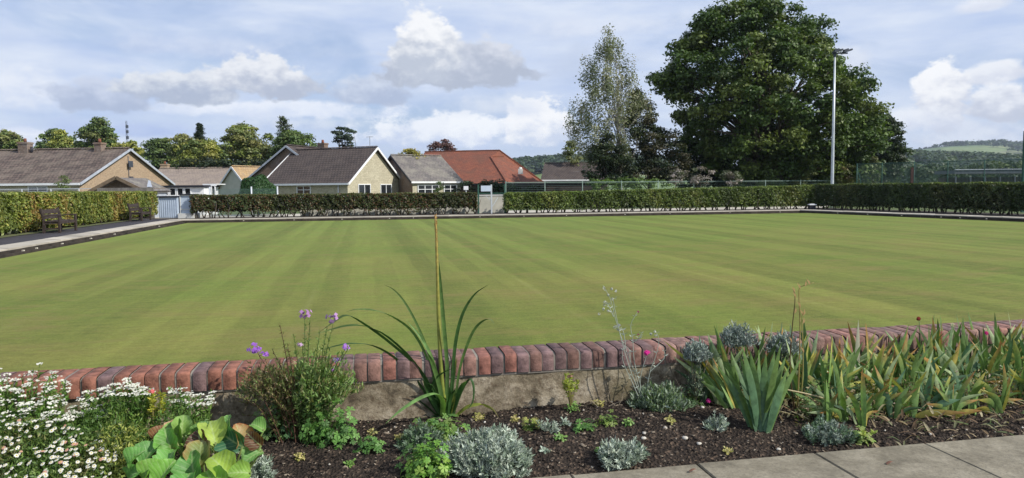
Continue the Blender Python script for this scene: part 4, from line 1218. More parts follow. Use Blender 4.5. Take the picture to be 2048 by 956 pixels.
# long low stand / shelter beyond the courts
Y = 105; a = at(1905, 350, Y); b_ = at(2120, 345, Y)
th = thing('long_shelter', 'long low dark roofed shelter beyond the tennis courts', 'shelter', V3(a[0], Y, 0))
g = Geo(); g.box(V3((a[0] + b_[0]) / 2, Y + 2, at(1960, 344, Y)[2]), (b_[0] - a[0], 5, .5)); build('roof', g, M['metal_dark'], th)
g = Geo(); g.box(V3((a[0] + b_[0]) / 2, Y - .55, at(1960, 339, Y)[2]), (b_[0] - a[0], .2, .1)); build('gutter', g, M['flash'], th)
g = Geo(); g.box(V3((a[0] + b_[0]) / 2, Y + 3, at(1960, 356, Y)[2] / 2 + .3), (b_[0] - a[0] - .6, 2, 2.2)); build('wall', g, M['wood_dark'], th)
for i in range(8):
    x = a[0] + .3 + (b_[0] - a[0] - .6) * i / 7; g = Geo(); g.box(V3(x, Y - .3, 1.4), (.14, .14, 2.8)); build('post', g, M['metal_dark'], th)
# green mesh screen left of the cream bungalow, with pale post
Ym = 47.5; a = pz(421, Ym, 0); b_ = pz(556, Ym, 0); zt = at(480, 377, Ym)[2]
th = thing('mesh_fence', 'green mesh fence with a pale post in front of the round bush', 'fence', a)
g = Geo()
for z in np.arange(.1, zt, .08): g.beam(V3(a[0], Ym, z), V3(b_[0], Ym, z), .006, .010)
for x in np.arange(a[0], b_[0], .08): g.box(V3(x, Ym, zt / 2), (.010, .006, zt))
build('wire_mesh', g, M['mesh_green'], th)
for px in (421, 504, 556):
    q = pz(px, Ym - .03, 0); g = Geo(); g.tube([q, q + UP * (zt + .12)], .055, 6); build('post', g, M['metal_grey'], th)
# chain link fence in front of the left bungalow
Ym = 47; zt = at(80, 378, Ym)[2]; a = pz(-60, Ym, 0); b_ = pz(190, Ym, 0)
th = thing('wire_fence', 'thin grey wire fence between the left hedge and the wide bungalow', 'fence', a)
g = Geo()
for z in np.arange(.3, zt, .12): g.beam(V3(a[0], Ym, z), V3(b_[0], Ym, z), .006, .008)
g.beam(V3(a[0], Ym, zt), V3(b_[0], Ym, zt), .03, .04); build('wire_mesh', g, M['metal_grey'], th)
for px in (-10, 46, 104, 160): q = pz(px, Ym, 0); g = Geo(); g.tube([q, q + UP * zt], .03, 6); build('post', g, M['metal_grey'], th)
# distant radio mast
Y = 420; b0 = at(255, 300, Y); t0 = at(255, 243, Y); th = thing('radio_mast', 'thin lattice radio mast rising behind the left roof', 'mast', V3(b0[0], Y, 0))
g = Geo()
for k in range(3):
    an = k * 2.09; o_ = V3(math.cos(an), math.sin(an), 0) * .7; g.tube([V3(b0[0], Y, 0) + o_, V3(b0[0], Y, t0[2]) + o_ * .6], .09, 4)
for z in np.arange(2, t0[2], 1.6):
    for k in range(3):
        an = k * 2.09; a2 = an + 2.09
        g.beam(V3(b0[0] + math.cos(an) * .65, Y + math.sin(an) * .65, z), V3(b0[0] + math.cos(a2) * .6, Y + math.sin(a2) * .6, z + 1.5), .07, .07)
build('lattice', g, M['metal_dark'], th)
g = Geo()
for z in (.78, .86, .93): g.box(V3(b0[0] + .6, Y - .5, t0[2] * z), (1.2, .8, 1.6))
build('antenna', g, M['metal_dark'], th)
# ================================================================== TREES
def crown_from_profile(prof, Y, n, rc, depth=.85, shell=.5, zfl=1.0):
    """prof: list of (py, pxl, pxr) top to bottom; returns clump centres (n,3) and radii."""
    prof = np.array(prof, float); ys = prof[:, 0]
    out = []; rad = []
    hw = (prof[:, 2] - prof[:, 1]) / 2
    wts = np.interp(np.linspace(ys[0], ys[-1], 200), ys, hw) + 4; cw = np.cumsum(wts); cw /= cw[-1]
    yy = np.linspace(ys[0], ys[-1], 200)
    for i in range(n):
        py = np.interp(rng.random(), cw, yy)
        l = np.interp(py, ys, prof[:, 1]); r = np.interp(py, ys, prof[:, 2])
        R = (r - l) / 2 * ppm(Y); rr = rc * rng.uniform(.65, 1.25)
        c = at((l + r) / 2, py, Y)
        ph = rng.random() * 2 * PI; k = (shell + (1 - shell) * rng.random()) if rng.random() < .8 else rng.random()
        Rm = max(R - rr * .8, 0.05)
        out.append(c + V3(math.cos(ph) * Rm * k, math.sin(ph) * Rm * k * depth, 0)); rad.append(rr)
    return np.array(out), np.array(rad)
def clump_leaves(g, cen, rad, nleaf, leaf, pal, flat=.62, up=.55, drop=None, inner=.25, vary=.22):
    pal = [np.array(p) for p in pal]
    for c, r in zip(cen, rad):
        m = int(nleaf * rng.uniform(.7, 1.3))
        d = rand_unit(m); d[:, 2] = np.where(rng.random(m) < .7, np.abs(d[:, 2]), d[:, 2])
        lump = 1 + .28 * np.sin(d[:, 0] * 5 + c[0] * 3) * np.sin(d[:, 1] * 5 + c[1]) + .15 * np.sin(d[:, 2] * 9 + c[2] * 5)
        k = r * (inner + (1 - inner) * rng.random(m) ** .5) * lump
        P = c + d * k[:, None] * V3(1, 1, flat)
        if drop is not None: P[:, 2] -= rng.random(m) * drop
        Nn = d * .6 + UP * up + rng.normal(size=(m, 3)) * .55
        base = pal[rng.integers(len(pal))] * rng.uniform(1 - vary, 1 + vary)
        C = base * rng.uniform(.7, 1.3, (m, 1))
        g.leaves(P, Nn, leaf * rng.uniform(.6, 1.35, m), C, .66, .12)
def tree(label, cat, prof, Y, n, rc, nleaf, leaf, pal, trunk_px, r0, name='tree', barkm='bark', zt=None, flat=.62, depth=.85, drop=None, limbs=24, group='trees and tall shrubs beyond the houses and green', extra=None, shell=.5, up=.55, seed=None, ztrunk=None, vary=.22):
    global rng
    if seed is not None: rng = np.random.default_rng(seed)
    b = pz(trunk_px, Y, -.05)
    th = thing(name, label, cat, b, group)
    cen, rad = crown_from_profile(prof, Y, n, rc, depth, shell)
    if extra: 
        e = np.array([at(x, y, Y + dy) for x, y, dy in extra]); cen = np.vstack([cen, e]); rad = np.concatenate([rad, np.full(len(e), rc)])
    keep = cen[:, 2] > rc * .3; cen = cen[keep]; rad = rad[keep]
    g = Geo(); clump_leaves(g, cen, rad, nleaf, leaf, pal, flat, up, drop, vary=vary); build('crown', g, M['leaf_far'], th)
    top = cen[:, 2].max(); bot = cen[:, 2].min()
    g = Geo(); cx = cen.mean(0)
    n_ = 9; ts = np.linspace(0, 1, n_)
    H = (top - 0) * .86
    tipx = at((prof[0][1] + prof[0][2]) / 2, prof[0][0], Y)
    axis = np.array([b * (1 - t) + V3(b[0] * .4 + tipx[0] * .6, b[1], H) * t + V3(math.sin(t * 5 + b[0]) * r0 * .6, math.cos(t * 4) * r0 * .5, 0) * (t > 0) for t in ts])
    g.tube(axis, r0 * (1.25 - .25 * np.minimum(ts * 6, 1)) * (1 - ts * .86), 9)
    idx = rng.permutation(len(cen))[:limbs]
    for i in idx:
        c = cen[i]; 
        hz = min(max(c[2] * rng.uniform(.35, .7), H * .12), H * .85); t = hz / H
        s0 = np.array([np.interp(t, ts, axis[:, k]) for k in range(3)])
        L = np.linalg.norm(c - s0); rr = max(r0 * (1 - t * .8) * .38 * min(1, L / 4 + .3), r0 * .05)
        mid = s0 * .5 + c * .5 + V3(rng.normal() * .06, rng.normal() * .06, .05) * L
        pth = smooth_path([s0, mid, c], 7)
        g.tube(pth, np.linspace(rr, rr * .22, 7), 6)
    build('trunk', g, M[barkm], th, smooth=True)
    return th

DG = [(.05, .088, .02), (.07, .114, .025), (.095, .14, .032), (.056, .092, .022), (.125, .16, .04)]
MG = [(.09, .14, .045), (.12, .17, .05), (.14, .19, .055), (.08, .12, .04)]
YG = [(.23, .26, .06), (.28, .29, .07), (.17, .21, .05), (.31, .30, .08)]
OL = [(.17, .19, .065), (.21, .22, .075), (.13, .16, .055), (.24, .23, .085)]
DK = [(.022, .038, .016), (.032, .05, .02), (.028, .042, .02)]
# the great tree
big = [(16, 1455, 1545), (28, 1400, 1620), (55, 1372, 1660), (90, 1340, 1666), (112, 1328, 1672), (135, 1310, 1705), (150, 1296, 1728), (190, 1296, 1752), (215, 1310, 1758), (260, 1335, 1765), (300, 1350, 1775), (340, 1400, 1755), (366, 1420, 1745)]
tree('huge spreading dark green broadleaf tree behind the floodlight mast', 'tree', big, 70, 560, 1.1, 270, .30, DG, 1532, .75, name='broadleaf_tree', limbs=90, seed=11, depth=.8, shell=.66, flat=.85)
# right side smaller tree
tree('small dark tree at the right foot of the huge tree', 'tree', [(238, 1750, 1785), (252, 1728, 1805), (280, 1715, 1822), (315, 1715, 1824), (350, 1720, 1800)], 78, 95, .85, 190, .26, DK + [(.04, .065, .02)], 1762, .2, name='broadleaf_tree', seed=12, limbs=24)
# birch
birch = [(55, 1210, 1224), (80, 1186, 1250), (130, 1156, 1272), (160, 1166, 1278), (190, 1150, 1290), (220, 1136, 1294), (265, 1130, 1285), (295, 1142, 1270), (325, 1180, 1250)]
tree('tall airy silver birch with thin greyish foliage', 'tree', birch, 64, 125, .62, 135, .165, [(.20, .21, .13), (.15, .17, .09), (.25, .25, .17), (.11, .13, .06)], 1246, .17, name='birch_tree', barkm='birch_bark', seed=13, limbs=36, drop=1.3, flat=1.0, up=.2, shell=.5, extra=[(1150, 205, 0), (1142, 225, -.5), (1138, 245, 0), (1150, 262, .5), (1156, 285, 0), (1168, 150, 0), (1172, 118, .3), (1262, 120, 0), (1268, 150, -.4), (1240, 90, 0), (1160, 235, .5), (1146, 250, 1), (1288, 190, 0), (1296, 215, 0)])
# dark shrubs below the birch
tree('dark evergreen shrub right of the birch trunk', 'shrub', [(185, 1262, 1280), (215, 1240, 1310), (250, 1225, 1345), (285, 1212, 1385), (365, 1205, 1400)], 66, 170, .7, 130, .2, DK + [(.045, .05, .022), (.06, .055, .03)], 1300, .18, name='evergreen_shrub', seed=14, shell=.3)
tree('low dark shrub at the foot of the birch', 'shrub', [(275, 1190, 1235), (300, 1168, 1270), (370, 1155, 1290)], 63, 70, .6, 130, .2, DK + [(.04, .06, .022)], 1215, .12, name='evergreen_shrub', seed=15, shell=.3)
tree('pale green loose tree left of the birch', 'tree', [(286, 1135, 1150), (298, 1120, 1168), (320, 1120, 1172), (340, 1130, 1170)], 88, 18, .6, 120, .24, [(.14, .17, .06), (.18, .2, .08)], 1148, .12, seed=16)
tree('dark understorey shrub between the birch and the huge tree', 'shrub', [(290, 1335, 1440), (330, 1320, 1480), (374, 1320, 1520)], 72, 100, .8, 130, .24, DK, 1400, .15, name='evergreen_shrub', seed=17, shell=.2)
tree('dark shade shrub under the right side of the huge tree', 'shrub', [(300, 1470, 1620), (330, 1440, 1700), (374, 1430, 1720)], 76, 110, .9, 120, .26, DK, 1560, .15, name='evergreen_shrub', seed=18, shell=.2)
# dusky pink-brown faded shrubs beyond rail fence
for i, (px, tp_, wd, lab) in enumerate([(1352, 338, 26, 'faded mauve brown shrub behind the rail fence, leftmost of three'), (1400, 334, 40, 'faded mauve brown shrub behind the rail fence, middle one of three'), (1462, 338, 26, 'faded mauve brown shrub behind the rail fence, rightmost of three')]):
    tree(lab, 'shrub', [(tp_, px - wd * .4, px + wd * .4), (tp_ + 12, px - wd, px + wd), (368, px - wd, px + wd)], 62, 14, .35, 90, .13, [(.24, .21, .20), (.18, .16, .14), (.12, .14, .08), (.30, .26, .25)], px, .06, name='faded_shrub', seed=30 + i, shell=.2, limbs=10)
tree('low bright green hedge behind the rail fence at the foot of the birch', 'hedge', [(359, 1170, 1335), (364, 1165, 1345), (378, 1165, 1345)], 61, 90, .3, 90, .12, [(.08, .14, .03), (.12, .19, .04)], 1250, .05, name='low_hedge', seed=29, limbs=8, depth=.06, shell=.0)
# light green shrubs behind right hedge
for i, (px, tp_, wd, pal, lab) in enumerate([
    (1545, 352, 32, MG, 'low green shrub behind the rail fence under the huge tree'),
    (1602, 334, 40, [(.13, .15, .05), (.16, .17, .06), (.1, .13, .04)], 'olive shrub just left of the floodlight mast'),
    (1690, 322, 36, [(.15, .14, .06), (.11, .13, .045), (.18, .15, .07)], 'straw coloured shrub just right of the floodlight mast'),
    (1745, 318, 26, [(.09, .12, .05), (.12, .13, .06)], 'small olive shrub behind the left end of the court fence')]):
    tree(lab, 'shrub', [(tp_, px - wd * .4, px + wd * .4), (tp_ + 14, px - wd, px + wd), (374, px - wd, px + wd)], 66, 22, .45, 100, .16, pal, px, .07, name='shrub', seed=40 + i, shell=.2, limbs=10)
# ---------- left skyline
Tq = lambda *a, **k: tree(*a, **k)
Tq('round green tree cut by the left picture edge', 'tree', [(268, -5, 30), (276, -30, 46), (290, -40, 52), (305, -40, 50)], 120, 50, 1.1, 120, .42, OL + MG, 5, .3, seed=51)
Tq('dark round tree behind the left chimney', 'tree', [(262, 88, 130), (270, 72, 150), (290, 68, 165), (310, 68, 165)], 135, 50, 1.1, 120, .45, MG, 112, .3, seed=52)
Tq('bright yellow green tree in front of a dark round one', 'tree', [(266, 110, 128), (278, 96, 142), (300, 92, 146)], 125, 42, .9, 120, .38, YG, 118, .25, seed=53)
Tq('large domed green tree left of the radio mast', 'tree', [(240, 188, 208), (252, 168, 228), (268, 152, 235), (285, 150, 234), (305, 160, 230)], 130, 75, 1.15, 120, .42, MG + OL[:1], 192, .4, seed=54)
Tq('low yellow green tree behind the radio mast', 'tree', [(284, 228, 268), (296, 214, 292), (318, 212, 305)], 120, 36, .9, 110, .38, YG, 258, .2, seed=55)
Tq('dull green tree above the tan roofed bungalow', 'tree', [(282, 300, 345), (292, 285, 362), (315, 282, 372), (340, 282, 372)], 115, 70, 1.0, 120, .38, MG + [(.06, .09, .035)], 322, .3, seed=56)
Tq('light olive tree between the dull green tree and the conifer', 'tree', [(274, 345, 385), (288, 335, 400), (325, 330, 410)], 108, 48, .9, 120, .34, OL, 362, .25, seed=57)
# conifers
def conifer(label, px, ty, by, wpx, Y, pal, n=26, seed=0, leaf=.3, dens=60, droop=.25, group='trees and tall shrubs beyond the houses and green', gap=.0):
    global rng; rng = np.random.default_rng(seed)
    b = pz(px, Y, -.05); top = at(px, ty, Y); bot = at(px, by, Y)
    th = thing('conifer', label, 'tree', b, group); g = Geo(); gt = Geo()
    gt.tube([b, V3(b[0], Y, top[2])], [.28, .03], 8)
    for i in range(n):
        t = (i + .5) / n; z = top[2] * (1 - t) + bot[2] * t; R = wpx * ppm(Y) * (.06 + .94 * t ** .8)
        k = 7 + int(4 * t)
        for j in range(k):
            an = rng.random() * 2 * PI; r = R * rng.uniform(.65, 1.1)
            e = V3(b[0] + math.cos(an) * r, Y + math.sin(an) * r, z - r * droop + rng.normal() * .15)
            s0 = V3(b[0], Y, z); gt.tube([s0, (s0 + e) / 2 + UP * r * .06, e], [.05, .03, .01], 4)
            m = int(dens * (.35 + r / (R + .01) * .5)); f = rng.random(m) ** .7
            P = s0 + (e - s0) * f[:, None] + rng.normal(size=(m, 3)) * (.12 + .16 * R * .3) * V3(1, 1, .45)
            P[:, 2] -= rng.random(m) * .25
            C = np.array(pal[rng.integers(len(pal))]) * rng.uniform(.65, 1.3, (m, 1))
            g.leaves(P, UP + rng.normal(size=(m, 3)) * .6, leaf * rng.uniform(.6, 1.3, m), C, .45, .1)
    build('crown', g, M['leaf_far'], th); build('trunk', gt, M['bark'], th)
CD = [(.03, .045, .03), (.04, .06, .035), (.025, .04, .028)]
conifer('dark pointed conifer left of the olive trees', 405, 246, 335, 27, 112, CD, 22, 61)
conifer('small dark conifer tip rising behind the large olive tree', 487, 247, 330, 42, 122, CD, 20, 62)
conifer('tall pale green conifer with open layered branches', 572, 232, 330, 46, 104, [(.09, .12, .06), (.12, .15, .08), (.07, .10, .05)], 15, 63, dens=38, droop=-.25)
Tq('large olive green tree in the middle of the skyline group', 'tree', [(256, 462, 512), (266, 438, 545), (285, 424, 562), (310, 420, 572), (340, 420, 572)], 100, 140, 1.0, 130, .32, OL + YG[2:3], 488, .35, seed=64)
Tq('bright yellow green tree right of the tan roofed bungalow chimney', 'tree', [(286, 372, 430), (298, 352, 450), (318, 342, 460), (338, 340, 465)], 92, 90, .8, 130, .28, YG + [(.1, .14, .04)], 400, .25, seed=65)
Tq('green bushy tree behind the brown gable roof', 'tree', [(264, 570, 606), (275, 552, 632), (298, 535, 648), (335, 530, 650)], 98, 85, .9, 120, .3, MG, 590, .25, seed=66)
Tq('dark hedge like mass of trees behind the tan roof', 'tree', [(322, 340, 560), (332, 335, 565), (352, 335, 565)], 84, 60, .8, 120, .28, DK + [(.045, .06, .022)], 450, .2, name='tree_row', seed=67, depth=.12, shell=.0)
# flat topped pine
Tq('flat topped dark pine behind the cream bungalow chimney', 'tree', [(257, 672, 705), (264, 662, 716), (272, 668, 712), (280, 664, 718), (290, 672, 712), (296, 680, 706)], 110, 26, .62, 110, .3, [(.045, .07, .045), (.06, .085, .055), (.035, .055, .035)], 690, .3, name='pine_tree', seed=68, flat=.4)
Tq('small yellow leaved tree between the grey and red roofs', 'tree', [(300, 808, 830), (308, 796, 842), (325, 790, 862), (350, 800, 872)], 72.5, 60, .5, 110, .19, [(.30, .26, .05), (.24, .22, .05), (.34, .28, .06), (.16, .16, .05)], 824, .1, seed=69)
Tq('purple leaved tree rising behind the red roof', 'tree', [(282, 872, 900), (290, 855, 914), (300, 848, 918), (312, 850, 915)], 100, 24, .7, 90, .28, [(.12, .06, .06), (.16, .08, .075), (.09, .05, .05)], 884, .2, name='purple_tree', seed=70)
# round clipped bush
g = Geo(); Yb_ = 50; c = at(516, 392, Yb_); c[2] = .4; th = thing('round_bush', 'dark green dome shaped bush in front of the cream bungalow', 'bush', V3(c[0], c[1], 0))
d = rand_unit(24000); d[:, 2] = np.abs(d[:, 2]); R = V3(1.28, 1.2, at(516, 352, Yb_)[2] - .4)
lump = 1 + .04 * np.sin(d[:, 0] * 9) + .03 * np.sin(d[:, 2] * 13 + d[:, 1] * 5)
d = d / (np.abs(d) ** 2.6).sum(1, keepdims=True) ** (1 / 2.6)
P = c + d * R * lump[:, None] * np.clip(1 - rng.exponential(.09, 24000), .1, 1)[:, None]
g.leaves(P, d + rng.normal(size=(24000, 3)) * .5, .10 * rng.uniform(.7, 1.3, 24000), np.array([.035, .085, .024]) * rng.uniform(.6, 1.4, (24000, 1)), .65)
gi = Geo(); gi.tube([V3(c[0], c[1], 0), V3(c[0], c[1], 1.3)], [.1, .05], 6); build('foliage', g, M['leaf_far'], th); build('trunk', gi, M['bark'], th)
# small shrubs by left fence and house
Tq('loose pale shrub against the left bungalow wall', 'shrub', [(352, 120, 132), (362, 108, 150), (392, 106, 165)], 49, 14, .3, 90, .1, [(.12, .16, .06), (.16, .19, .08)], 132, .04, name='shrub', seed=71, limbs=8, shell=.2)
Tq('small climbing shrub in front of the grey roofed bungalow', 'shrub', [(366, 868, 884), (376, 862, 890), (395, 862, 890)], 62, 8, .3, 80, .12, [(.12, .16, .05), (.08, .12, .04)], 876, .04, name='shrub', seed=72, limbs=6, shell=.2)
# dark greenery behind gate
Tq('dark green shrubbery behind the gateway under the red roof', 'shrub', [(366, 900, 1020), (376, 895, 1100), (392, 895, 1180)], 68, 60, .5, 100, .18, DK + [(.03, .06, .025)], 960, .05, name='shrubbery', seed=73, limbs=10, depth=.08, shell=.0)
rng = np.random.default_rng(99)

# ================================================================== HILLS
def sn(x, s): return math.sin(x * 1.0 + s) + .5 * math.sin(x * 2.3 + s * 2) + .3 * math.sin(x * 5.1 + s * 3)
def hill(name, prof, r_near, r_far, mat, nr=22, label=None):
    """prof: (px, py_top) skyline; ridge at r_far"""
    prof = np.array(prof, float); pxs = np.linspace(prof[0, 0], prof[-1, 0], 90); g = Geo(); V_ = []
    for px in pxs:
        py = np.interp(px, prof[:, 0], prof[:, 1]) ; r = ray(px, py)
        for k in range(nr + 6):
            t = k / (nr - 1); Y = r_near + (r_far - r_near) * min(t, 1.6)
            hmax = CAMZ + r[2] * r_far
            z = hmax * (math.sin(min(t, 1) * PI / 2) ** 1.35) if t <= 1 else hmax * (1 - (t - 1) * .8)
            if 0 < t < .98: z += hmax * .035 * sn(px * .02 + t * 6, t * 3)
            V_.append(V3(r[0] * Y, Y, z - .2))
    n = nr + 6; F = [(i * n + j, (i + 1) * n + j, (i + 1) * n + j + 1, i * n + j + 1) for i in range(len(pxs) - 1) for j in range(n - 1)]
    g.add(V_, F); o = struct(name, g, mat, smooth=True)
    def height(px, t):
        py = np.interp(px, prof[:, 0], prof[:, 1]); r = ray(px, py); Y = r_near + (r_far - r_near) * t; hmax = CAMZ + r[2] * r_far
        z = hmax * (math.sin(t * PI / 2) ** 1.35) + (hmax * .035 * sn(px * .02 + t * 6, t * 3) if 0 < t < .98 else 0)
        return V3(r[0] * Y, Y, z - .2)
    return height
m, nt, b, out = new_mat('farmland')
v = objco(nt)
vo = nt.nodes.new('ShaderNodeTexVoronoi'); vo.inputs['Scale'].default_value = .0042; nt.links.new(objco(nt, (1, .8, 0)), vo.inputs['Vector'])
k = nt.nodes.new('ShaderNodeSeparateColor'); nt.links.new(vo.outputs['Color'], k.inputs[0])
c = ramp(nt, k.outputs[0], [(.0, (.06, .10, .03)), (.3, (.10, .16, .04)), (.55, (.14, .19, .06)), (.75, (.22, .23, .10)), (.9, (.05, .08, .03))])
c = mixc(nt, 1, c, maprange(nt, noise(nt, v, .03, 4), .3, .7, .85, 1.15), 'MULTIPLY')
nt.links.new(c, b.inputs['Base Color']); b.inputs['Roughness'].default_value = .95
M['farm'] = m
hf = hill('far_hill', [(1560, 318), (1700, 310), (1800, 310), (1880, 299), (1960, 293), (2060, 291), (2200, 300), (2400, 310)], 1500, 2700, M['farm'])
hm = hill('mid_hill', [(1500, 345), (1640, 332), (1740, 316), (1800, 312), (1860, 318), (1950, 324), (2050, 324), (2200, 328), (2400, 345)], 500, 1150, M['farm'])
hl = hill('left_hill', [(-200, 355), (150, 345), (500, 350), (800, 345), (960, 342), (1040, 334), (1100, 328), (1180, 324), (1300, 330), (1450, 342), (1600, 355)], 600, 1300, M['farm'])
def forest(name, label, hfun, n, pxr, tr, size, pal, seed, keep=None):
    r_ = np.random.default_rng(seed); g = Geo(); gt = Geo(); i = 0; tries = 0
    while i < n and tries < n * 8:
        tries += 1
        px = r_.uniform(*pxr); t = r_.uniform(*tr)
        if keep and not keep(px, t, r_): continue
        p = hfun(px, t); s_ = size * r_.uniform(.7, 1.35); m = 30
        d = r_.normal(size=(m, 3)); d /= np.linalg.norm(d, axis=1, keepdims=True); d[:, 2] = np.abs(d[:, 2])
        P = p + UP * s_ * .25 + d * s_ * .5 * r_.uniform(.6, 1.05, (m, 1)) * V3(1, 1, 1.1)
        C = np.array(pal[r_.integers(len(pal))]) * r_.uniform(.7, 1.25) * r_.uniform(.75, 1.2, (m, 1))
        g.leaves(P, d + r_.normal(size=(m, 3)) * .3 + UP * .3, s_ * .30 * r_.uniform(.7, 1.3, m), C, .85, .1)
        i += 1
    o = build(name, g, M['leaf_far']); tag(o, label, 'woodland', None, 'stuff')
FP = [(.035, .065, .025), (.05, .08, .03), (.03, .055, .025), (.065, .095, .035)]
forest('woodland', 'wooded hillside in the distance left of the birch tree', hl, 2600, (980, 1330), (.35, 1.0), 13, FP, 3)
forest('woodland', 'patchy woods and hedgerows on the middle hill at the right', hm, 3000, (1560, 2120), (.02, 1.0), 11, FP, 4, lambda px, t, r_: (sn(px * .045 + t * 9, 1.3) + sn(t * 14 + px * .02, .4) * .8 + r_.normal() * .35) > -.25)
forest('woodland', 'thin line of trees along the crest of the far hill', hf, 420, (1830, 2120), (.97, 1.0), 12, [(.03, .045, .035)], 5)
forest('woodland', 'scattered woods on the far green hillside', hf, 500, (1600, 2120), (.2, .9), 18, FP, 6, lambda px, t, r_: sn(px * .03 + t * 12, 2.2) > .3)
g = Geo(); r_ = np.random.default_rng(7)
for i in range(230):
    px = r_.uniform(1580, 2120); Yv = 150 + 330 * r_.random(); c_ = V3(ray(px, 360)[0] * Yv, Yv, r_.uniform(1.5, 3)); s_ = r_.uniform(2.2, 4.2)
    clump_leaves(g, [c_ + V3(r_.normal() * s_ * .4, r_.normal() * s_ * .4, r_.uniform(0, s_ * .9)) for _ in range(4)], [s_ * .6] * 4, 80, .85, FP + [(.09, .12, .04)])
tag(build('valley_trees', g, M['leaf_far']), 'mixed trees and hedges in the valley beyond the tennis courts', 'woodland', None, 'stuff')
rng = np.random.default_rng(199)

# ================================================================== HAZE
g = Geo(); g.box((0, 1400, 95), (6000, 3200, 200)); g.f = [f for f in g.f]
m = bpy.data.materials.new('haze_air'); m.use_nodes = True; nt = m.node_tree; nt.nodes.clear()
out = nt.nodes.new('ShaderNodeOutputMaterial'); pv = nt.nodes.new('ShaderNodeVolumePrincipled')
pv.inputs['Color'].default_value = (.72, .82, 1, 1); pv.inputs['Density'].default_value = HAZE
nt.links.new(pv.outputs[0], out.inputs['Volume'])
if HAZE > 0:
    # terrain below the box bottom is avoided: bottom sits a metre under the ground
    bm_ = Geo(); bm_.box((0, 1850, 100), (7000, 4100, 206))
    o = build('haze', bm_, m); o['kind'] = 'stuff'; o['label'] = 'thin bluish haze in the distance'
# ================================================================== FLOWER BED PLANTS
def pth(pts, Y, n=16):   # pts: (px, py[, dY]) -> smooth 3D path
    return smooth_path([at(p[0], p[1], Y + (p[2] if len(p) > 2 else 0)) for p in pts], n)
def yof(px, py=None, d=None):   # depth of the bed at pixel column, distance d from wall
    r = ray(px, 800); q = isect(W0 - Vv * d, U, CAM * V3(1, 1, 0), V3(r[0], 1, 0)); return q[1]
def bedpt(px, d):
    r = ray(px, 800); q = isect(W0 - Vv * d, U, CAM * V3(1, 1, 0), V3(r[0], 1, 0)); return V3(q[0], q[1], soil_at(q))
BG = 'plants of the flower bed'
LG = [(.07, .15, .03), (.10, .20, .04), (.14, .26, .05), (.06, .12, .03)]
SV = [(.41, .47, .39), (.32, .38, .30), (.50, .56, .46), (.24, .31, .22)]
def P3(col): return np.array(col, float)
def mound(g, c, R, n, size, pal, asp=.3, up=.6, fold=.1, stalk=True, vary=.3, shell=.35, spray=.5):
    d = rand_unit(n); d[:, 2] = np.abs(d[:, 2]) 
    ph = np.arctan2(d[:, 1], d[:, 0]); lump = 1 + .13 * np.sin(3 * ph + c[0] * 7) + .10 * np.sin(7 * ph + d[:, 2] * 6 + c[1] * 5) + .08 * np.sin(13 * d[:, 0] + 11 * d[:, 2])
    k = (shell + (1 - shell) * rng.random(n) ** .6) * lump
    P = c + d * R * k[:, None]
    idx = rng.integers(len(pal), size=n); C = np.array(pal)[idx] * rng.uniform(1 - vary, 1 + vary, (n, 1))
    T = d * spray + UP * up + rng.normal(size=(n, 3)) * .45       # leaf axis points outwards
    Nn = np.cross(T, rng.normal(size=(n, 3)))
    g.leaves(P, Nn, size * rng.uniform(.6, 1.35, n), C, asp, fold, T=T)
def lobed(g, P, N, size, col, lobes=5):
    """palmate leaf made of lobes radiating from P"""
    N = unit(N); a = unit(np.cross(N, rng.normal(size=3))); b = np.cross(N, a)
    for k in range(lobes):
        an = (k / (lobes - 1) - .5) * 3.9; dr = a * math.cos(an) + b * math.sin(an)
        L = size * (1 - .28 * abs(k - (lobes - 1) / 2) / (lobes / 2))
        sd = np.cross(N, dr)
        p = [P, P + dr * L * .45 + sd * L * .17 + N * L * .05, P + dr * L * .72 + sd * L * .26 + N * L * .02, P + dr * L * .8 + sd * L * .08, P + dr * L - N * L * .08, P + dr * L * .8 - sd * L * .08, P + dr * L * .72 - sd * L * .26 + N * L * .02, P + dr * L * .45 - sd * L * .17 + N * L * .05]
        g.add(p, [(0, 1, 7), (1, 2, 3, 7), (7, 3, 5, 6), (3, 4, 5)], col)
def lobed_mound(g, c, R, n, size, pal):
    gs = Geo()
    for i in range(n):
        d = rand_unit(1)[0]; d[2] = abs(d[2]); k = rng.uniform(.45, 1.05)
        ph = math.atan2(d[1], d[0]); k *= 1 + .15 * math.sin(4 * ph + c[0] * 9)
        P = c + d * R * k; N = d * .7 + UP * .6 + rng.normal(size=3) * .35 + V3(0, -.25, 0)
        col = P3(pal[rng.integers(len(pal))]) * rng.uniform(.75, 1.25)
        lobed(g, P, N, size * rng.uniform(.6, 1.2), col)
def rosette_path(base, an, L, lift, droop, n=7):
    e = V3(math.cos(an), math.sin(an), 0)
    return [base + e * L * t + UP * (lift * t - droop * t * t) * L for t in np.linspace(0, 1, n)]

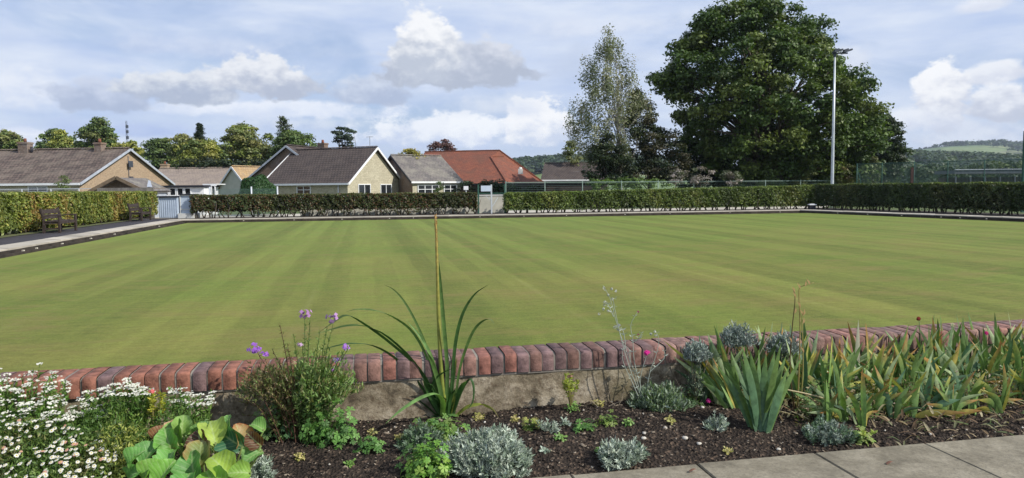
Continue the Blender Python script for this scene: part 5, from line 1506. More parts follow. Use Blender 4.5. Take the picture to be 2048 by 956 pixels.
def silver_plant(label, px, py, wpx, hpx, n, leaf=.032, Yo=None, tall=1, pal=SV, name='silver_shrub'):
    p = soilpt(px, py); Y = p[1]; R = V3(wpx / 2 * ppm(Y), wpx / 2 * ppm(Y) * .8, hpx * ppm(Y) * .66)
    c = V3(p[0], p[1] + R[1] * .7, 0); c[2] = soil_at(c)
    th = thing(name, label, 'plant', c, BG); g = Geo(); gs = Geo()
    # upright sprigs with small narrow leaves
    ns = n // 22
    for i in range(ns):
        d = rand_unit(1)[0]; d[2] = abs(d[2]); ph = math.atan2(d[1], d[0])
        k = (.55 + .45 * rng.random() ** .5) * (1 + .14 * math.sin(3 * ph + px) + .08 * math.sin(8 * ph))
        tip = c + d * R * k; bs = c + d * R * k * .35; bs[2] = c[2]
        ax = unit(d * .8 + UP * .9 + rng.normal(size=3) * .25); L = leaf * rng.uniform(1.2, 2.2)
        col = P3(pal[rng.integers(len(pal))]) * rng.uniform(.8, 1.2)
        gs.tube([bs, tip], [.002, .0015], 4, col * .8, False)
        m = 22; t = rng.random(m); P = tip + ax * (t[:, None] - .6) * L
        dr = rand_unit(m) * .8 + ax * .8
        g.leaves(P + dr * leaf * .3, np.cross(dr, rng.normal(size=(m, 3))), leaf * rng.uniform(.5, 1.0, m), col * rng.uniform(.8, 1.2, (m, 1)), .26, .08, T=dr)
    build('foliage', g, M['leaf_silver'], th); build('stems', gs, M['leaf_silver'], th)
    return th
silver_plant('large silver grey cushion plant in the centre foreground', 972, 962, 195, 92, 20000)
silver_plant('small round silver cushion by the paving edge', 1246, 938, 94, 60, 3800)
silver_plant('silver plant at the lower left edge beside the big round leaves', 492, 975, 96, 62, 3200)
silver_plant('tiny silver sprig right of the magenta bloom on the soil', 1436, 864, 40, 40, 700, .026)
silver_plant('grey green cushion at the front right of the big iris', 1668, 892, 104, 50, 3000, .028, pal=[(.25, .31, .25), (.18, .25, .18), (.33, .38, .32), (.14, .22, .12)])
silver_plant('tiny grey seedling tuft on the soil right of the strap leaved plant', 1098, 868, 46, 30, 500, .024)
silver_plant('grey foliage tuft in shade left of the large silver cushion', 838, 905, 90, 60, 2400, .03, pal=[(.16, .22, .15), (.22, .28, .2), (.1, .17, .08)])
# silver heads seen over the wall top
for px, ty, wpx, lab in ((1474, 650, 76, 'blue grey lavender like bush showing over the wall behind the tall iris'), (1566, 668, 66, 'blue grey bushy tuft over the wall right of a similar one'), (1392, 685, 56, 'thin grey bushy tuft leaning on the wall left of the irises')):
    Y = yof(px, d=.16); top = at(px, ty, Y); b_ = bedpt(px, .16); R = V3(wpx / 2 * ppm(Y), .09, (top[2] - b_[2]) * .26); c = top - UP * R[2] * .95
    th = thing('silver_shrub', lab, 'plant', b_, BG); g = Geo(); mound(g, c, R, 2600, .022, [(.20, .25, .22), (.28, .33, .29), (.15, .2, .16), (.34, .38, .34)], .28, shell=.15); mound(g, c - UP * R[2] * 2.2, R * V3(.6, .8, 2.4), 500, .024, [(.10, .14, .09), (.16, .2, .14)], .3)
    build('foliage', g, M['leaf_silver'], th); g = Geo()
    for k in range(9): g.tube([b_ + V3(rng.normal() * .015, 0, 0), c + V3(rng.normal() * R[0] * .5, rng.normal() * .03, R[2] * rng.uniform(-.2, .7))], [.004, .002], 5, V3(.2, .18, .13))
    build('stems', g, M['leaf'], th)

# ---------- strap leaved plant with its tall flower spike
b_ = soilpt(892, 834); Y = b_[1]
th = thing('strap_leaved_plant', 'tall strap leaved plant with one very tall flower spike in the middle of the bed', 'plant', b_, BG)
g = Geo(); DGN = P3((.035, .085, .022)); LGN = P3((.12, .22, .06)); YGN = P3((.24, .28, .05))
strap = lambda t: np.clip(.75 + .5 * t, 0, 1) * np.clip(1 - t ** 3, .04, 1)
S = [ # pts, width(m), colour, tip colour
 ([(884, 832), (846, 745), (792, 690), (735, 645), (700, 625), (676, 637), (650, 656)], .022, DGN, (.08, .10, .03)),
 ([(882, 832), (838, 735), (780, 672), (735, 648), (700, 645), (662, 654), (640, 660, -.05)], .016, DGN, (.1, .14, .04)),
 ([(878, 830), (838, 765), (800, 722), (755, 692), (710, 684), (670, 690), (640, 700)], .018, DGN, (.06, .1, .03)),
 ([(884, 832), (862, 735), (830, 668), (792, 635), (752, 619), (715, 617), (694, 622)], .017, LGN * .75, (.12, .16, .05)),
 ([(886, 832), (862, 720), (838, 655), (812, 605), (790, 578), (771, 567)], .013, LGN * .6, (.1, .13, .04)),
 ([(890, 832), (868, 730), (846, 680), (815, 640)], .02, LGN, LGN),
 ([(902, 830), (906, 745), (912, 680), (926, 625), (950, 585), (978, 565)], .020, DGN, (.05, .09, .03)),
 ([(908, 830), (918, 745), (934, 690), (950, 655), (968, 637), (982, 634), (990, 643)], .016, LGN * .6, (.12, .16, .06)),
 ([(886, 832, -.05), (886, 798, -.12), (870, 783, -.18), (842, 790, -.25), (806, 812, -.32), (776, 838, -.36)], .036, LGN * 1.25, LGN * 1.1),
 ([(876, 832), (838, 800), (800, 782), (750, 771), (706, 776), (672, 790)], .014, DGN * .9, DGN),
 ([(870, 832), (820, 846), (760, 838), (715, 815), (690, 800)], .014, DGN * .8, DGN),
 ([(872, 838), (830, 852), (780, 866), (745, 880), (728, 888)], .018, DGN * .8, DGN),
 ([(878, 834), (845, 836), (790, 838), (730, 838), (700, 832)], .016, DGN * .7, DGN * .8),
 ([(906, 830), (924, 780), (940, 756), (948, 772), (946, 800), (934, 815)], .014, DGN, DGN),
 ([(880, 832), (862, 785), (872, 755), (890, 738), (908, 728)], .012, DGN, DGN),
 ([(912, 832), (936, 812), (962, 806), (985, 812), (998, 826)], .02, YGN, (.3, .25, .1)),
 ([(892, 834), (895, 740), (888, 640), (882, 560), (880, 522)], .022, LGN * .8, LGN * .6),
 ([(896, 834), (903, 780), (909, 740), (914, 715)], .024, LGN, YGN),
 ([(890, 834), (880, 770), (868, 720), (858, 690)], .026, LGN * .7, LGN * .7),
 ([(900, 834), (916, 790), (926, 764), (936, 752)], .026, DGN * 1.4, LGN),
 ([(886, 834), (868, 800), (856, 770), (850, 750)], .028, DGN * 1.3, DGN),
 ([(894, 834), (894, 790), (897, 760)], .028, LGN * .9, LGN),
 ([(898, 834), (906, 800), (912, 776)], .026, YGN * .7, LGN)]
for i, (pts, wd, c0, c1) in enumerate(S):
    p = pth(pts, Y, 22); p = p + V3(0, 1, 0) * (np.linspace(0, 1, 22) ** 1.3)[:, None] * rng.uniform(-.14, .0) 
    g.blade(p, wd * 1.08, P3(c0) * 1.0, c1, .35, side=V3(1, rng.uniform(-.5, .5), rng.uniform(-.3, .3)), prof=strap)
for k in range(26):
    an = rng.uniform(0, 2 * PI); L = rng.uniform(.06, .16)
    e = V3(math.cos(an) * .5, math.sin(an) * .4, 0); p0 = b_ + e * .04
    g.blade([p0, p0 + e * L * .3 + UP * L * .7, p0 + e * L * .8 + UP * L * 1.2, p0 + e * L * 1.3 + UP * L * 1.3], .026, DGN * rng.uniform(.8, 1.8), DGN, .4, side=np.cross(UP, e))
build('leaves', g, M['leaf_gloss'], th, smooth=True)
g = Geo(); p = pth([(892, 834), (884, 760), (878, 660), (875, 560), (873, 490), (871, 432)], Y, 24)
cc = []
for i in range(24):
    t = i / 23; cc.append(P3((.22, .26, .05)) * (1 - t ** 2) + P3((.46, .31, .10)) * t ** 2)
g.tube(p, np.linspace(.015, .0048, 24), 8, np.repeat(np.array(cc), 8, axis=0)); st_ = build('flower_stalk', g, M['leaf_gloss'], th, smooth=True)
g = Geo()
for i in range(150):
    t = rng.uniform(.68, 1); k = t * 23; a = p[int(min(k, 22))]; b2 = p[int(min(k, 22)) + 1]; q = a + (b2 - a) * (k % 1)
    d = rand_unit(1)[0]; d[2] = abs(d[2]) + .7
    g.leaves([q + d * .006], [rand_unit(1)[0]], .016 * (1.4 - t * .5), P3((.42, .24, .09)) * rng.uniform(.7, 1.2), .4, T=[d])
build('flower_spike', g, M['petal'], th)

# ---------- purple flowering bush
b_ = bedpt(610, .22); Y = b_[1]
th = thing('purple_flowered_bush', 'straggly bush with purple flower heads leaning over the wall', 'plant', b_, BG)
gs = Geo(); gl_ = Geo(); FLW = []
stems = []
tips = [(512, 700), (609, 632), (668, 640), (690, 698), (668, 720), (672, 738), (560, 650), (587, 668), (545, 700), (530, 720), (640, 660), (655, 652), (605, 690), (575, 690), (620, 640), (700, 690), (630, 700), (498, 750), (486, 775), (520, 760), (550, 740), (580, 730), (600, 720), (650, 700), (665, 760), (680, 780), (640, 740), (615, 740), (560, 770), (540, 790), (690, 800), (660, 800), (600, 770), (580, 800), (630, 780), (655, 720), (510, 740)]
for k in range(46):
    px = rng.normal(600, 55); tips.append((px, 690 + abs(px - 600) * .5 + rng.uniform(10, 120)))
for (tx, ty) in tips:
    tip = at(tx, ty, Y + rng.uniform(-.14, .06)); bb = b_ + V3((tx - 600) * ppm(Y) * .35, rng.normal() * .04, 0)
    mid = bb * .4 + tip * .6 + V3(-(tip[0] - bb[0]) * .15, 0, .03)
    path = smooth_path([bb, mid, tip], 12)
    reddish = tx < 580
    gs.tube(path, np.linspace(.0035, .0013, 12), 5, P3((.11, .06, .04)) if reddish else P3((.10, .15, .05)), False)
    m = 60; f = rng.uniform(.15, 1, m); idx = (f * 10.99).astype(int); P = path[idx] + (path[np.minimum(idx + 1, 11)] - path[idx]) * ((f * 11) % 1)[:, None]
    d = rand_unit(m) + UP * .6
    pal = [(.17, .2, .06), (.22, .17, .08), (.13, .17, .05), (.17, .11, .06)] if reddish else [(.15, .25, .07), (.2, .3, .08), (.26, .32, .11), (.12, .18, .05)]
    C = np.array(pal)[rng.integers(4, size=m)] * rng.uniform(.7, 1.3, (m, 1))
    g2 = .03 * (1.15 - .6 * f) * rng.uniform(.7, 1.3, m)
    gl_.leaves(P + d * g2[:, None] * .4, np.cross(d, rng.normal(size=(m, 3))), g2, C, .24, .08, T=d)
cL = at(545, 790, Y); cR = at(640, 790, Y)
mound(gl_, cR, V3(.18, .14, .19), 3000, .034, [(.15, .25, .07), (.20, .30, .09), (.28, .35, .15), (.11, .18, .05), (.25, .24, .1)], .24, shell=.2)
mound(gl_, cL, V3(.16, .13, .165), 2000, .028, [(.22, .19, .10), (.15, .18, .07), (.26, .21, .12), (.16, .22, .07), (.14, .11, .06)], .26, shell=.2)
build('stems', gs, M['leaf'], th); build('foliage', gl_, M['leaf'], th)
def flower_cluster(parent, c, r, n, col, psize=.014, name='flower_head'):
    g = Geo()
    for i in range(n):
        d = rand_unit(1)[0]; d[2] = d[2] * .7 + .15; q = c + d * r * rng.uniform(.5, 1); N = unit(d + V3(0, -.6, .2))
        a = unit(np.cross(N, rand_unit(1)[0])); b2 = np.cross(N, a); cl = P3(col) * rng.uniform(.7, 1.25)
        for k in range(4):
            an = k * PI / 2 + .3; dr = a * math.cos(an) + b2 * math.sin(an)
            g.leaves([q + dr * psize * .5], [N], psize, cl, .85, .05, T=[dr])
    return build(name, g, M['petal'], parent)
for (fx, fy, r_, n_, cl) in [(510, 698, .036, 17, (.36, .14, .58)), (526, 710, .028, 9, (.42, .16, .62)), (609, 628, .036, 16, (.46, .24, .50)), (664, 637, .034, 14, (.38, .22, .42)), (692, 695, .018, 9, (.42, .2, .6)), (672, 720, .02, 9, (.40, .24, .55)), (668, 740, .016, 7, (.45, .22, .5)), (599, 690, .016, 6, (.45, .3, .45))]:
    flower_cluster(th, at(fx, fy, Y - .02), r_, n_, cl, .0115)

# ---------- green lobed plants
def lobed_plant(label, px, py, wpx, hpx, n, size, pal, name='green_lobed_plant', extra=None):
    p = soilpt(px, py); Y = p[1]; R = V3(wpx / 2 * ppm(Y), wpx / 2 * ppm(Y) * .65, hpx * ppm(Y)); c = V3(p[0], p[1] + R[1] * .5, p[2])
    th = thing(name, label, 'plant', c, BG); g = Geo(); lobed_mound(g, c, R, n, size, pal)
    build('foliage', g, M['leaf'], th); gs = Geo()
    for k in range(16):
        d = rand_unit(1)[0]; d[2] = abs(d[2]); gs.tube([c, c + d * R * .4 + UP * R[2] * .15, c + d * R * .85], [.003, .0025, .0015], 4, P3((.12, .2, .05)), False)
    build('stems', gs, M['leaf'], th); return th
GP = [(.09, .20, .045), (.12, .26, .055), (.15, .30, .07), (.07, .15, .04)]
lobed_plant('leafy green clump at the right foot of the purple bush', 655, 893, 120, 95, 230, .030, GP)
lobed_plant('leafy green clump at the left foot of the purple bush', 560, 880, 120, 85, 220, .030, [(.09, .19, .07), (.12, .24, .08), (.16, .27, .08), (.2, .27, .06)])
lobed_plant('small green clump on the soil under the purple bush', 740, 905, 70, 30, 50, .028, GP)
lobed_plant('bright green clump right below the strap leaved plant', 885, 882, 120, 48, 120, .030, [(.13, .24, .05), (.18, .30, .06), (.1, .2, .05), (.2, .28, .08)])
lobed_plant('bright green lobed clump at the lower centre edge', 850, 962, 110, 78, 210, .030, [(.12, .26, .04), (.17, .33, .05), (.09, .19, .04), (.22, .34, .06)])
lobed_plant('low green seedling clump below the yellow leaved sprig', 1170, 862, 60, 24, 30, .026, GP)
lobed_plant('small pale weed left of the yellow leaved sprig', 1062, 862, 50, 30, 26, .024, [(.22, .28, .06), (.16, .24, .05), (.3, .3, .08)])
lobed_plant('small green weed against the wall right of the strap leaves', 1010, 812, 26, 34, 24, .022, GP)
lobed_plant('yellow green weed between the silver cushions and the wall', 1215, 852, 50, 26, 26, .024, [(.2, .27, .06), (.12, .2, .05)])
lobed_plant('pale green leafy tuft in front of the grey green cushion', 1722, 888, 54, 32, 40, .028, [(.26, .34, .08), (.2, .3, .07), (.32, .36, .12)])
lobed_plant('low green plant on the soil left of the big iris', 1380, 815, 60, 40, 60, .022, [(.08, .14, .06), (.1, .18, .06)])

# ---------- yellow leaved sprigs with pink heads
def sprig(label, px, by, ty, wpx, pal, head, hr, Yd):
    b_ = bedpt(px, Yd); Y = b_[1]; top = at(px, ty, Y); th = thing('yellow_leaved_sprig', label, 'plant', b_, BG)
    g = Geo(); gs = Geo()
    for k in range(7):
        tip = at(px + rng.uniform(-.5, .5) * wpx, ty + rng.uniform(6, (by - ty) * .6), Y + rng.normal() * .03) if k else at(px - 2, ty + 3, Y - .01)
        gs.tube(smooth_path([b_, (b_ + tip) / 2 + UP * .02, tip], 6), np.linspace(.003, .0015, 6), 5, P3((.25, .22, .08)), False)
        m = 26; d = rand_unit(m) * V3(1, 1, .5) + UP * .35; t = rng.uniform(-.05, .02, m)
        P = tip + (tip - b_) / np.linalg.norm(tip - b_) * t[:, None] + d * .012
        g.leaves(P, np.cross(d, rng.normal(size=(m, 3))), .030 * rng.uniform(.6, 1.2, m), np.array(pal)[rng.integers(len(pal), size=m)] * rng.uniform(.8, 1.2, (m, 1)), .4, .1, T=d)
    build('foliage', g, M['leaf'], th); build('stems', gs, M['leaf'], th)
    if head is not None:
        flower_cluster(th, at(px - 2, ty, Y - .01), hr, 16, head, .008)
YL = [(.45, .42, .05), (.50, .46, .07), (.36, .38, .06), (.28, .33, .06)]
sprig('bright yellow leaved sprig with a coral bud among the white flowers', 306, 850, 783, 44, YL, (.60, .16, .15), .014, .34)
sprig('yellow green sprig with a pinkish tip in front of the wall', 1142, 840, 752, 40, [(.34, .40, .07), (.28, .34, .06), (.4, .4, .1)], (.52, .28, .22), .012, .13)
sprig('low lime rosette with a pink centre beside the paving at the right', 1722, 890, 858, 46, [(.30, .38, .07), (.36, .4, .1), (.24, .33, .07)], (.5, .22, .2), .010, .70)

# ---------- campion: grey stems with magenta blooms
b_ = bedpt(1275, .12); Y = b_[1]
th = thing('magenta_campion', 'grey leaved campion with wiry stems and small magenta blooms before the wall', 'plant', b_, BG)
gs = Geo(); gl_ = Geo(); gd = Geo()
GR = P3((.34, .38, .32))
paths = [[(1285, 800), (1268, 740), (1252, 700), (1232, 640), (1222, 600), (1207, 572)], [(1285, 800), (1262, 745), (1245, 690), (1236, 650), (1226, 600), (1232, 598)], [(1290, 800), (1270, 730), (1266, 680), (1262, 650), (1276, 624)], [(1290, 800), (1300, 745), (1312, 712), (1318, 680), (1310, 660)], [(1285, 800), (1280, 760), (1290, 720), (1295, 705)], [(1252, 700), (1246, 662), (1232, 655)], [(1226, 632), (1216, 610), (1208, 605)], [(1266, 690), (1280, 682), (1288, 668)], [(1300, 745), (1330, 715), (1322, 690)], [(1275, 790), (1262, 760), (1244, 718), (1246, 690)]]
for pp in paths:
    q = pth([(x, y) for x, y in pp], Y, 12) + rng.normal() * .02 * V3(0, 1, 0); gs.tube(q, np.linspace(.0026, .0013, 12), 5, GR, False)
    for k in range(2, 11, 2):
        for sgn in (-1, 1):
            d = unit(V3(sgn, rng.normal() * .4, .6)); gl_.leaves([q[k] + d * .012], [np.cross(d, rand_unit(1)[0])], .026 if k < 7 else .014, GR * rng.uniform(.8, 1.2), .3, T=[d])
for (x, y) in [(1207, 576), (1213, 590), (1222, 578), (1230, 582), (1226, 598), (1208, 610), (1218, 622), (1204, 618), (1228, 655), (1236, 650), (1310, 664), (1316, 670), (1304, 668), (1200, 628), (1212, 604)]:
    c = at(x + rng.normal() * 1.5, y, Y + rng.normal() * .02); d = rand_unit(12)
    gd.leaves(c + d * .006, d, .011, P3((.48, .50, .44)) * rng.uniform(.8, 1.1, (12, 1)), .6)
build('stems', gs, M['leaf_silver'], th); build('leaves', gl_, M['leaf_silver'], th); build('seed_heads', gd, M['leaf_silver'], th)
for (x, y, s_) in [(1294, 706, .014), (1276, 624, .007), (1277, 670, .007)]:
    flower_cluster(th, at(x, y, Y - .01), s_, 8 if s_ > .01 else 3, (.62, .03, .25) if s_ > .01 else (.2, .04, .08), s_ * .9, 'bloom')
# low grey-green leafy basal growth
th = thing('grey_leaved_clump', 'grey green leafy clump in front of the wall at the foot of the campion', 'plant', bedpt(1320, .16), BG)
c = bedpt(1322, .16); g = Geo(); mound(g, c, V3(.17, .10, .13), 1500, .034, [(.17, .23, .15), (.24, .30, .22), (.12, .18, .1), (.3, .36, .28)], .28); build('foliage', g, M['leaf'], th)
# fallen magenta bloom
p = soilpt(1416, 812); o_ = thing('fallen_bloom', 'single magenta bloom close to the soil left of the big iris', 'flower', p); flower_cluster(o_, p + UP * .03, .012, 9, (.6, .04, .26), .013, 'bloom'); g = Geo(); g.tube([p, p + UP * .03], .0015, 5, P3((.1, .15, .05))); build('stem', g, M['leaf'], o_)

# ---------- big round leaved plant
b_ = V3(*(at(410, 960, 3.0)[:2]), PZ); 
LV = [ # centre px,py, size m, roll, tilt(normal y,z), colour, edge colour
 (352, 862, .105, .1, (-.2, -.8, .5), (.15, .28, .06), None), (300, 905, .10, -.3, (-.1, -.7, .7), (.10, .25, .06), None), (270, 915, .085, -.5, (-.4, -.6, .6), (.13, .30, .07), None),
 (335, 880, .10, .2, (.1, -.9, .4), (.12, .28, .05), None), (425, 862, .12, .2, (.2, -.6, .8), (.30, .40, .07), None), (462, 880, .12, .5, (-.1, -.9, .3), (.04, .13, .06), None),
 (350, 858, .08, -.2, (.0, -.9, .5), (.34, .13, .07), (.45, .3, .2)), (365, 850, .085, .0, (.3, -.8, .5), (.20, .33, .08), None), (480, 872, .10, .1, (.85, -.5, .2), (.40, .28, .12), (.30, .09, .03)),
 (515, 852, .07, .6, (.1, -.5, .85), (.16, .32, .07), None), (505, 912, .085, 1.2, (.1, -.6, .85), (.14, .30, .08), (.22, .36, .12)), (508, 880, .075, .4, (.2, -.9, .2), (.09, .035, .015), None),
 (385, 935, .13, .1, (-.1, -.95, .4), (.09, .24, .05), None), (330, 945, .105, -.3, (-.3, -.8, .5), (.15, .33, .05), None), (440, 932, .12, .4, (.3, -.6, .8), (.28, .40, .06), None),
 (300, 940, .09, -.4, (-.4, -.7, .6), (.18, .36, .06), None), (400, 905, .11, .0, (.1, -.8, .6), (.17, .22, .06), (.3, .2, .08)), (340, 915, .10, -.1, (-.2, -.5, .85), (.14, .32, .07), None),
 (455, 846, .07, .0, (-.3, -.8, .4), (.12, .26, .06), None), (405, 862, .08, -.2, (-.3, -.9, .3), (.10, .2, .05), None), (400, 885, .10, .1, (.0, -.95, .2), (.07, .03, .02), None),
 (318, 868, .07, -.3, (-.3, -.8, .4), (.22, .10, .05), None), (425, 965, .12, .3, (.2, -.7, .7), (.17, .34, .05), None), (372, 968, .11, 0, (-.1, -.6, .8), (.11, .28, .06), None), (265, 950, .08, -.6, (-.5, -.6, .5), (.11, .27, .06), None), (480, 945, .08, .8, (.4, -.6, .6), (.2, .34, .06), None)]
th = thing('round_leaved_plant', 'plant with big round green leaves, some turning red and yellow, at the lower left', 'plant', b_, BG)
m, nt, b, out = new_mat('fleshy_leaf')
a_ = nt.nodes.new('ShaderNodeAttribute'); a_.attribute_name = 'tint'; v = objco(nt)
uvn = nt.nodes.new('ShaderNodeTexCoord').outputs['UV']; su = nt.nodes.new('ShaderNodeSeparateXYZ'); nt.links.new(uvn, su.inputs[0])
wv = math_(nt, 'SINE', math_(nt, 'ADD', math_(nt, 'MULTIPLY', su.outputs[1], 38), math_(nt, 'MULTIPLY', math_(nt, 'ABSOLUTE', su.outputs[0]), -30)))
c = mixc(nt, maprange(nt, wv, .8, 1, 0, .35), a_.outputs[0], (.32, .42, .2))
mid_ = maprange(nt, math_(nt, 'ABSOLUTE', su.outputs[0]), 0, .05, .6, 0)
c = mixc(nt, mid_, c, (.36, .44, .2))
c = mixc(nt, 1, c, maprange(nt, noise(nt, v, 22, 5), .3, .7, .75, 1.25), 'MULTIPLY')
c = mixc(nt, maprange(nt, noise(nt, v, 14, 6, .7), .60, .72, 0, .6), c, (.22, .10, .04))
nt.links.new(c, b.inputs['Base Color']); b.inputs['Roughness'].default_value = .5; b.inputs['Specular IOR Level'].default_value = .3
bump(nt, b, math_(nt, 'ADD', noise(nt, v, 45, 3), math_(nt, 'MULTIPLY', wv, .15)), .35, .006)
t = nt.nodes.new('ShaderNodeBsdfTranslucent'); nt.links.new(mixc(nt, 1, c, (1.3, 1.5, .5), 'MULTIPLY'), t.inputs[0]); mx = nt.nodes.new('ShaderNodeMixShader'); mx.inputs[0].default_value = .25
nt.links.new(b.outputs[0], mx.inputs[1]); nt.links.new(t.outputs[0], mx.inputs[2]); nt.links.new(mx.outputs[0], out.inputs[0]); M['fleshy'] = m
for i, (px, py, sz, roll, nrm, col, edge) in enumerate(LV):
    Yl_ = 3.05 - (py - 850) / 110 * .30 + rng.normal() * .02
    c = at(px, py, Yl_); N = unit(V3(*nrm)); a = unit(np.cross(V3(math.cos(roll), .2, math.sin(roll)), N)); a = a if a[2] > 0 else -a
    a = unit(a * math.cos(roll) + np.cross(N, a) * math.sin(roll)); s2 = np.cross(a, N)
    g = Geo(); nu, nv = 11, 11; V_ = []; C_ = []; UV_ = []
    for u_ in range(nu):
        for v_ in range(nv):
            th_ = (v_ / (nv - 1) - .5) * 2; k = u_ / (nu - 1)      # k along leaf, th_ across
            w_ = max(.08, (1 - abs(2 * k ** .88 - 1) ** 2.3)) ** .5
            x = th_ * w_ * sz * .46 * (1 + .06 * math.sin(k * 14 + i)); y = (k - .5) * sz * 1.05
            z = (x * x * 5.5 / sz * 0.35 - (k - .5) ** 2 * sz * .55 + .035 * sz * math.sin(th_ * 5 + k * 9 + i) * abs(th_) + (.05 * sz * math.sin(k * 16 + i * 2) * th_ ** 4))
            V_.append(c + s2 * x + a * y + N * z)
            e_ = max(abs(th_), abs(k - .5) * 2) ** 4
            C_.append(P3(col) if edge is None else P3(col) * (1 - e_) + P3(edge) * e_); UV_.append((th_ * .5 * w_, k))
    F = [(p * nv + q, (p + 1) * nv + q, (p + 1) * nv + q + 1, p * nv + q + 1) for p in range(nu - 1) for q in range(nv - 1)]
    g.add(V_, F, np.array(C_), UV_)
    lf = build('leaf', g, M['fleshy'], th, smooth=True)
    if edge is not None or col[0] > col[1]: lf['label'] = 'round leaf turned red and brown' if col[0] > .1 else 'dark withered brown leaf'
    g = Geo(); q0 = c - a * sz * .5; bb = V3(b_[0] + (q0[0] - b_[0]) * .35, max(b_[1] - .05, q0[1] + .02) , PZ - .02)
    g.tube(smooth_path([bb, (bb + q0) / 2 + V3(0, .02, .0), q0], 6), np.linspace(.006, .004, 6), 6, P3((.2, .26, .08)))
    build('leaf_stalk', g, M['leaf'], lf, b_)

# ---------- white flowered clumps
def disc(g, c, N, r, col, petals=0, ctr=None):
    N = unit(N); a = unit(np.cross(N, V3(.3, .8, .1))); b2 = np.cross(N, a); n = petals * 2 if petals else 8
    pts = [c + N * r * .12]
    for k in range(n):
        an = 2 * PI * k / n; rr = r * (1 if (k % 2 == 0 or not petals) else .72) * rng.uniform(.88, 1.08)
        pts.append(c + (a * math.cos(an) + b2 * math.sin(an)) * rr)
    g.add(pts, [(0, 1 + k, 1 + (k + 1) % n) for k in range(n)], col)
    if ctr is not None:
        q = [c + N * (r * .2)] + [c + N * r * .15 + (a * math.cos(2 * PI * k / 6) + b2 * math.sin(2 * PI * k / 6)) * r * .32 for k in range(6)]
        g.add(q, [(0, 1 + k, 1 + (k + 1) % 6) for k in range(6)], ctr)
def corymb_plant(label, cx, cyb, poly, Yc, n, base_px, spread=.14):
    """flat white heads; poly = function px -> (top py, bottom py) of flowering zone"""
    b_ = V3(*(at(base_px, 900, Yc)[:2]), 0); b_[2] = max(PZ, soil_at(b_)) if True else PZ
    th = thing('white_flowered_plant', label, 'plant', b_, BG)
    gs, gl_, gf = Geo(), Geo(), Geo(); k = 0
    x0, x1 = cx
    hc = 0
    for i in range(n):
        px = rng.uniform(x0, x1); t_, bt = poly(px); f = rng.random() ** 1.25; py = t_ + (bt - t_) * f
        Yp = Yc + (1 - f) * spread - spread * .4 + rng.normal() * .015
        c = at(px, py, Yp); N = unit(UP + V3(rng.normal() * .2, -.35 + rng.normal() * .2, 0))
        bb = V3(b_[0] + (c[0] - b_[0]) * .6, b_[1] + (c[1] - b_[1]) * .5, b_[2])
        gs.tube([bb, bb * .4 + c * .6 + V3(rng.normal() * .01, 0, 0), c], [.0022, .0018, .0013], 4, P3((.13, .22, .05)), False)
        R = rng.uniform(.012, .024)
        for q in range(int(5 + R * 300)):
            an = rng.random() * 2 * PI; rr = R * math.sqrt(rng.random()); o_ = V3(math.cos(an) * rr, math.sin(an) * rr, rng.normal() * .0015 - rr * .12)
            disc(gf, c + o_, N + rng.normal(size=3) * .2, rng.uniform(.0038, .0056), P3((.74, .73, .63)) * rng.uniform(.85, 1.05))
        m = 26; ff = rng.uniform(.1, .97, m); P = bb + (c - bb) * ff[:, None]; d = rand_unit(m) + UP * .4
        gl_.leaves(P + d * .012, np.cross(d, rng.normal(size=(m, 3))), .034 * rng.uniform(.6, 1.2, m), np.array([(.10, .20, .04), (.14, .26, .05), (.07, .14, .03), (.18, .27, .06)])[rng.integers(4, size=m)] * rng.uniform(.75, 1.2, (m, 1)), .28, .08, T=d)
    build('stems', gs, M['leaf'], th); build('foliage', gl_, M['leaf'], th); build('flower_heads', gf, M['petal'], th)
    return th
corymb_plant('dense tall clump of flat white flower heads at the far left of the bed', (-70, 145), 0, lambda x: (738 + 12 * math.sin(x * .06) + (max(0, x - 110)) * .6, 850), 3.25, 165, 30, .32)
corymb_plant('white flowered clump over the wall between the tall white clump and the coral bud', (140, 305), 0, lambda x: (752 + 26 * abs(math.sin((x - 250) * .025)) if x > 160 else 790, 840 if x < 220 else 790), 3.38, 95, 225, .16)
corymb_plant('small white flowered clump right of the yellow leaved sprig', (340, 428), 0, lambda x: (768 + abs(x - 370) * .25, 815), 3.42, 30, 385, .1)
# general fill foliage of this corner
def fill_plant(label, pxr, tyf, by, Yr, n, size, pal, asp=.3, name='leafy_plant'):
    c0 = at((pxr[0] + pxr[1]) / 2, by, sum(Yr) / 2); b_ = V3(c0[0], c0[1], PZ)
    th = thing(name, label, 'plant', b_, BG); g = Geo(); gs = Geo()
    P = []; D = []
    for i in range(n):
        px = rng.uniform(*pxr); ty = tyf(px); f = rng.random(); py = ty + (by - ty) * f; Y = Yr[1] + (Yr[0] - Yr[1]) * f + rng.normal() * .03
        p = at(px, py, Y); p[2] = max(p[2], PZ + .01); P.append(p)
        if i % 30 == 0: gs.tube([V3(p[0] + rng.normal() * .02, p[1] + .02, PZ - .02), p], [.0025, .0012], 4, P3((.13, .18, .05)), False)
    P = np.array(P); d = rand_unit(n) + UP * .8
    pal = np.array(pal); k = (np.sin(P[:, 0] * 17) + np.sin(P[:, 0] * 41 + P[:, 2] * 30) + rng.normal(size=n)) ; ii = np.clip(((k + 2.5) / 5 * len(pal)).astype(int), 0, len(pal) - 1)
    g.leaves(P, np.cross(d, rng.normal(size=(n, 3))), size * rng.uniform(.6, 1.3, n), pal[ii] * rng.uniform(.7, 1.25, (n, 1)), asp, .1, T=d)
    build('foliage', g, M['leaf'], th); build('stems', gs, M['leaf'], th); return th
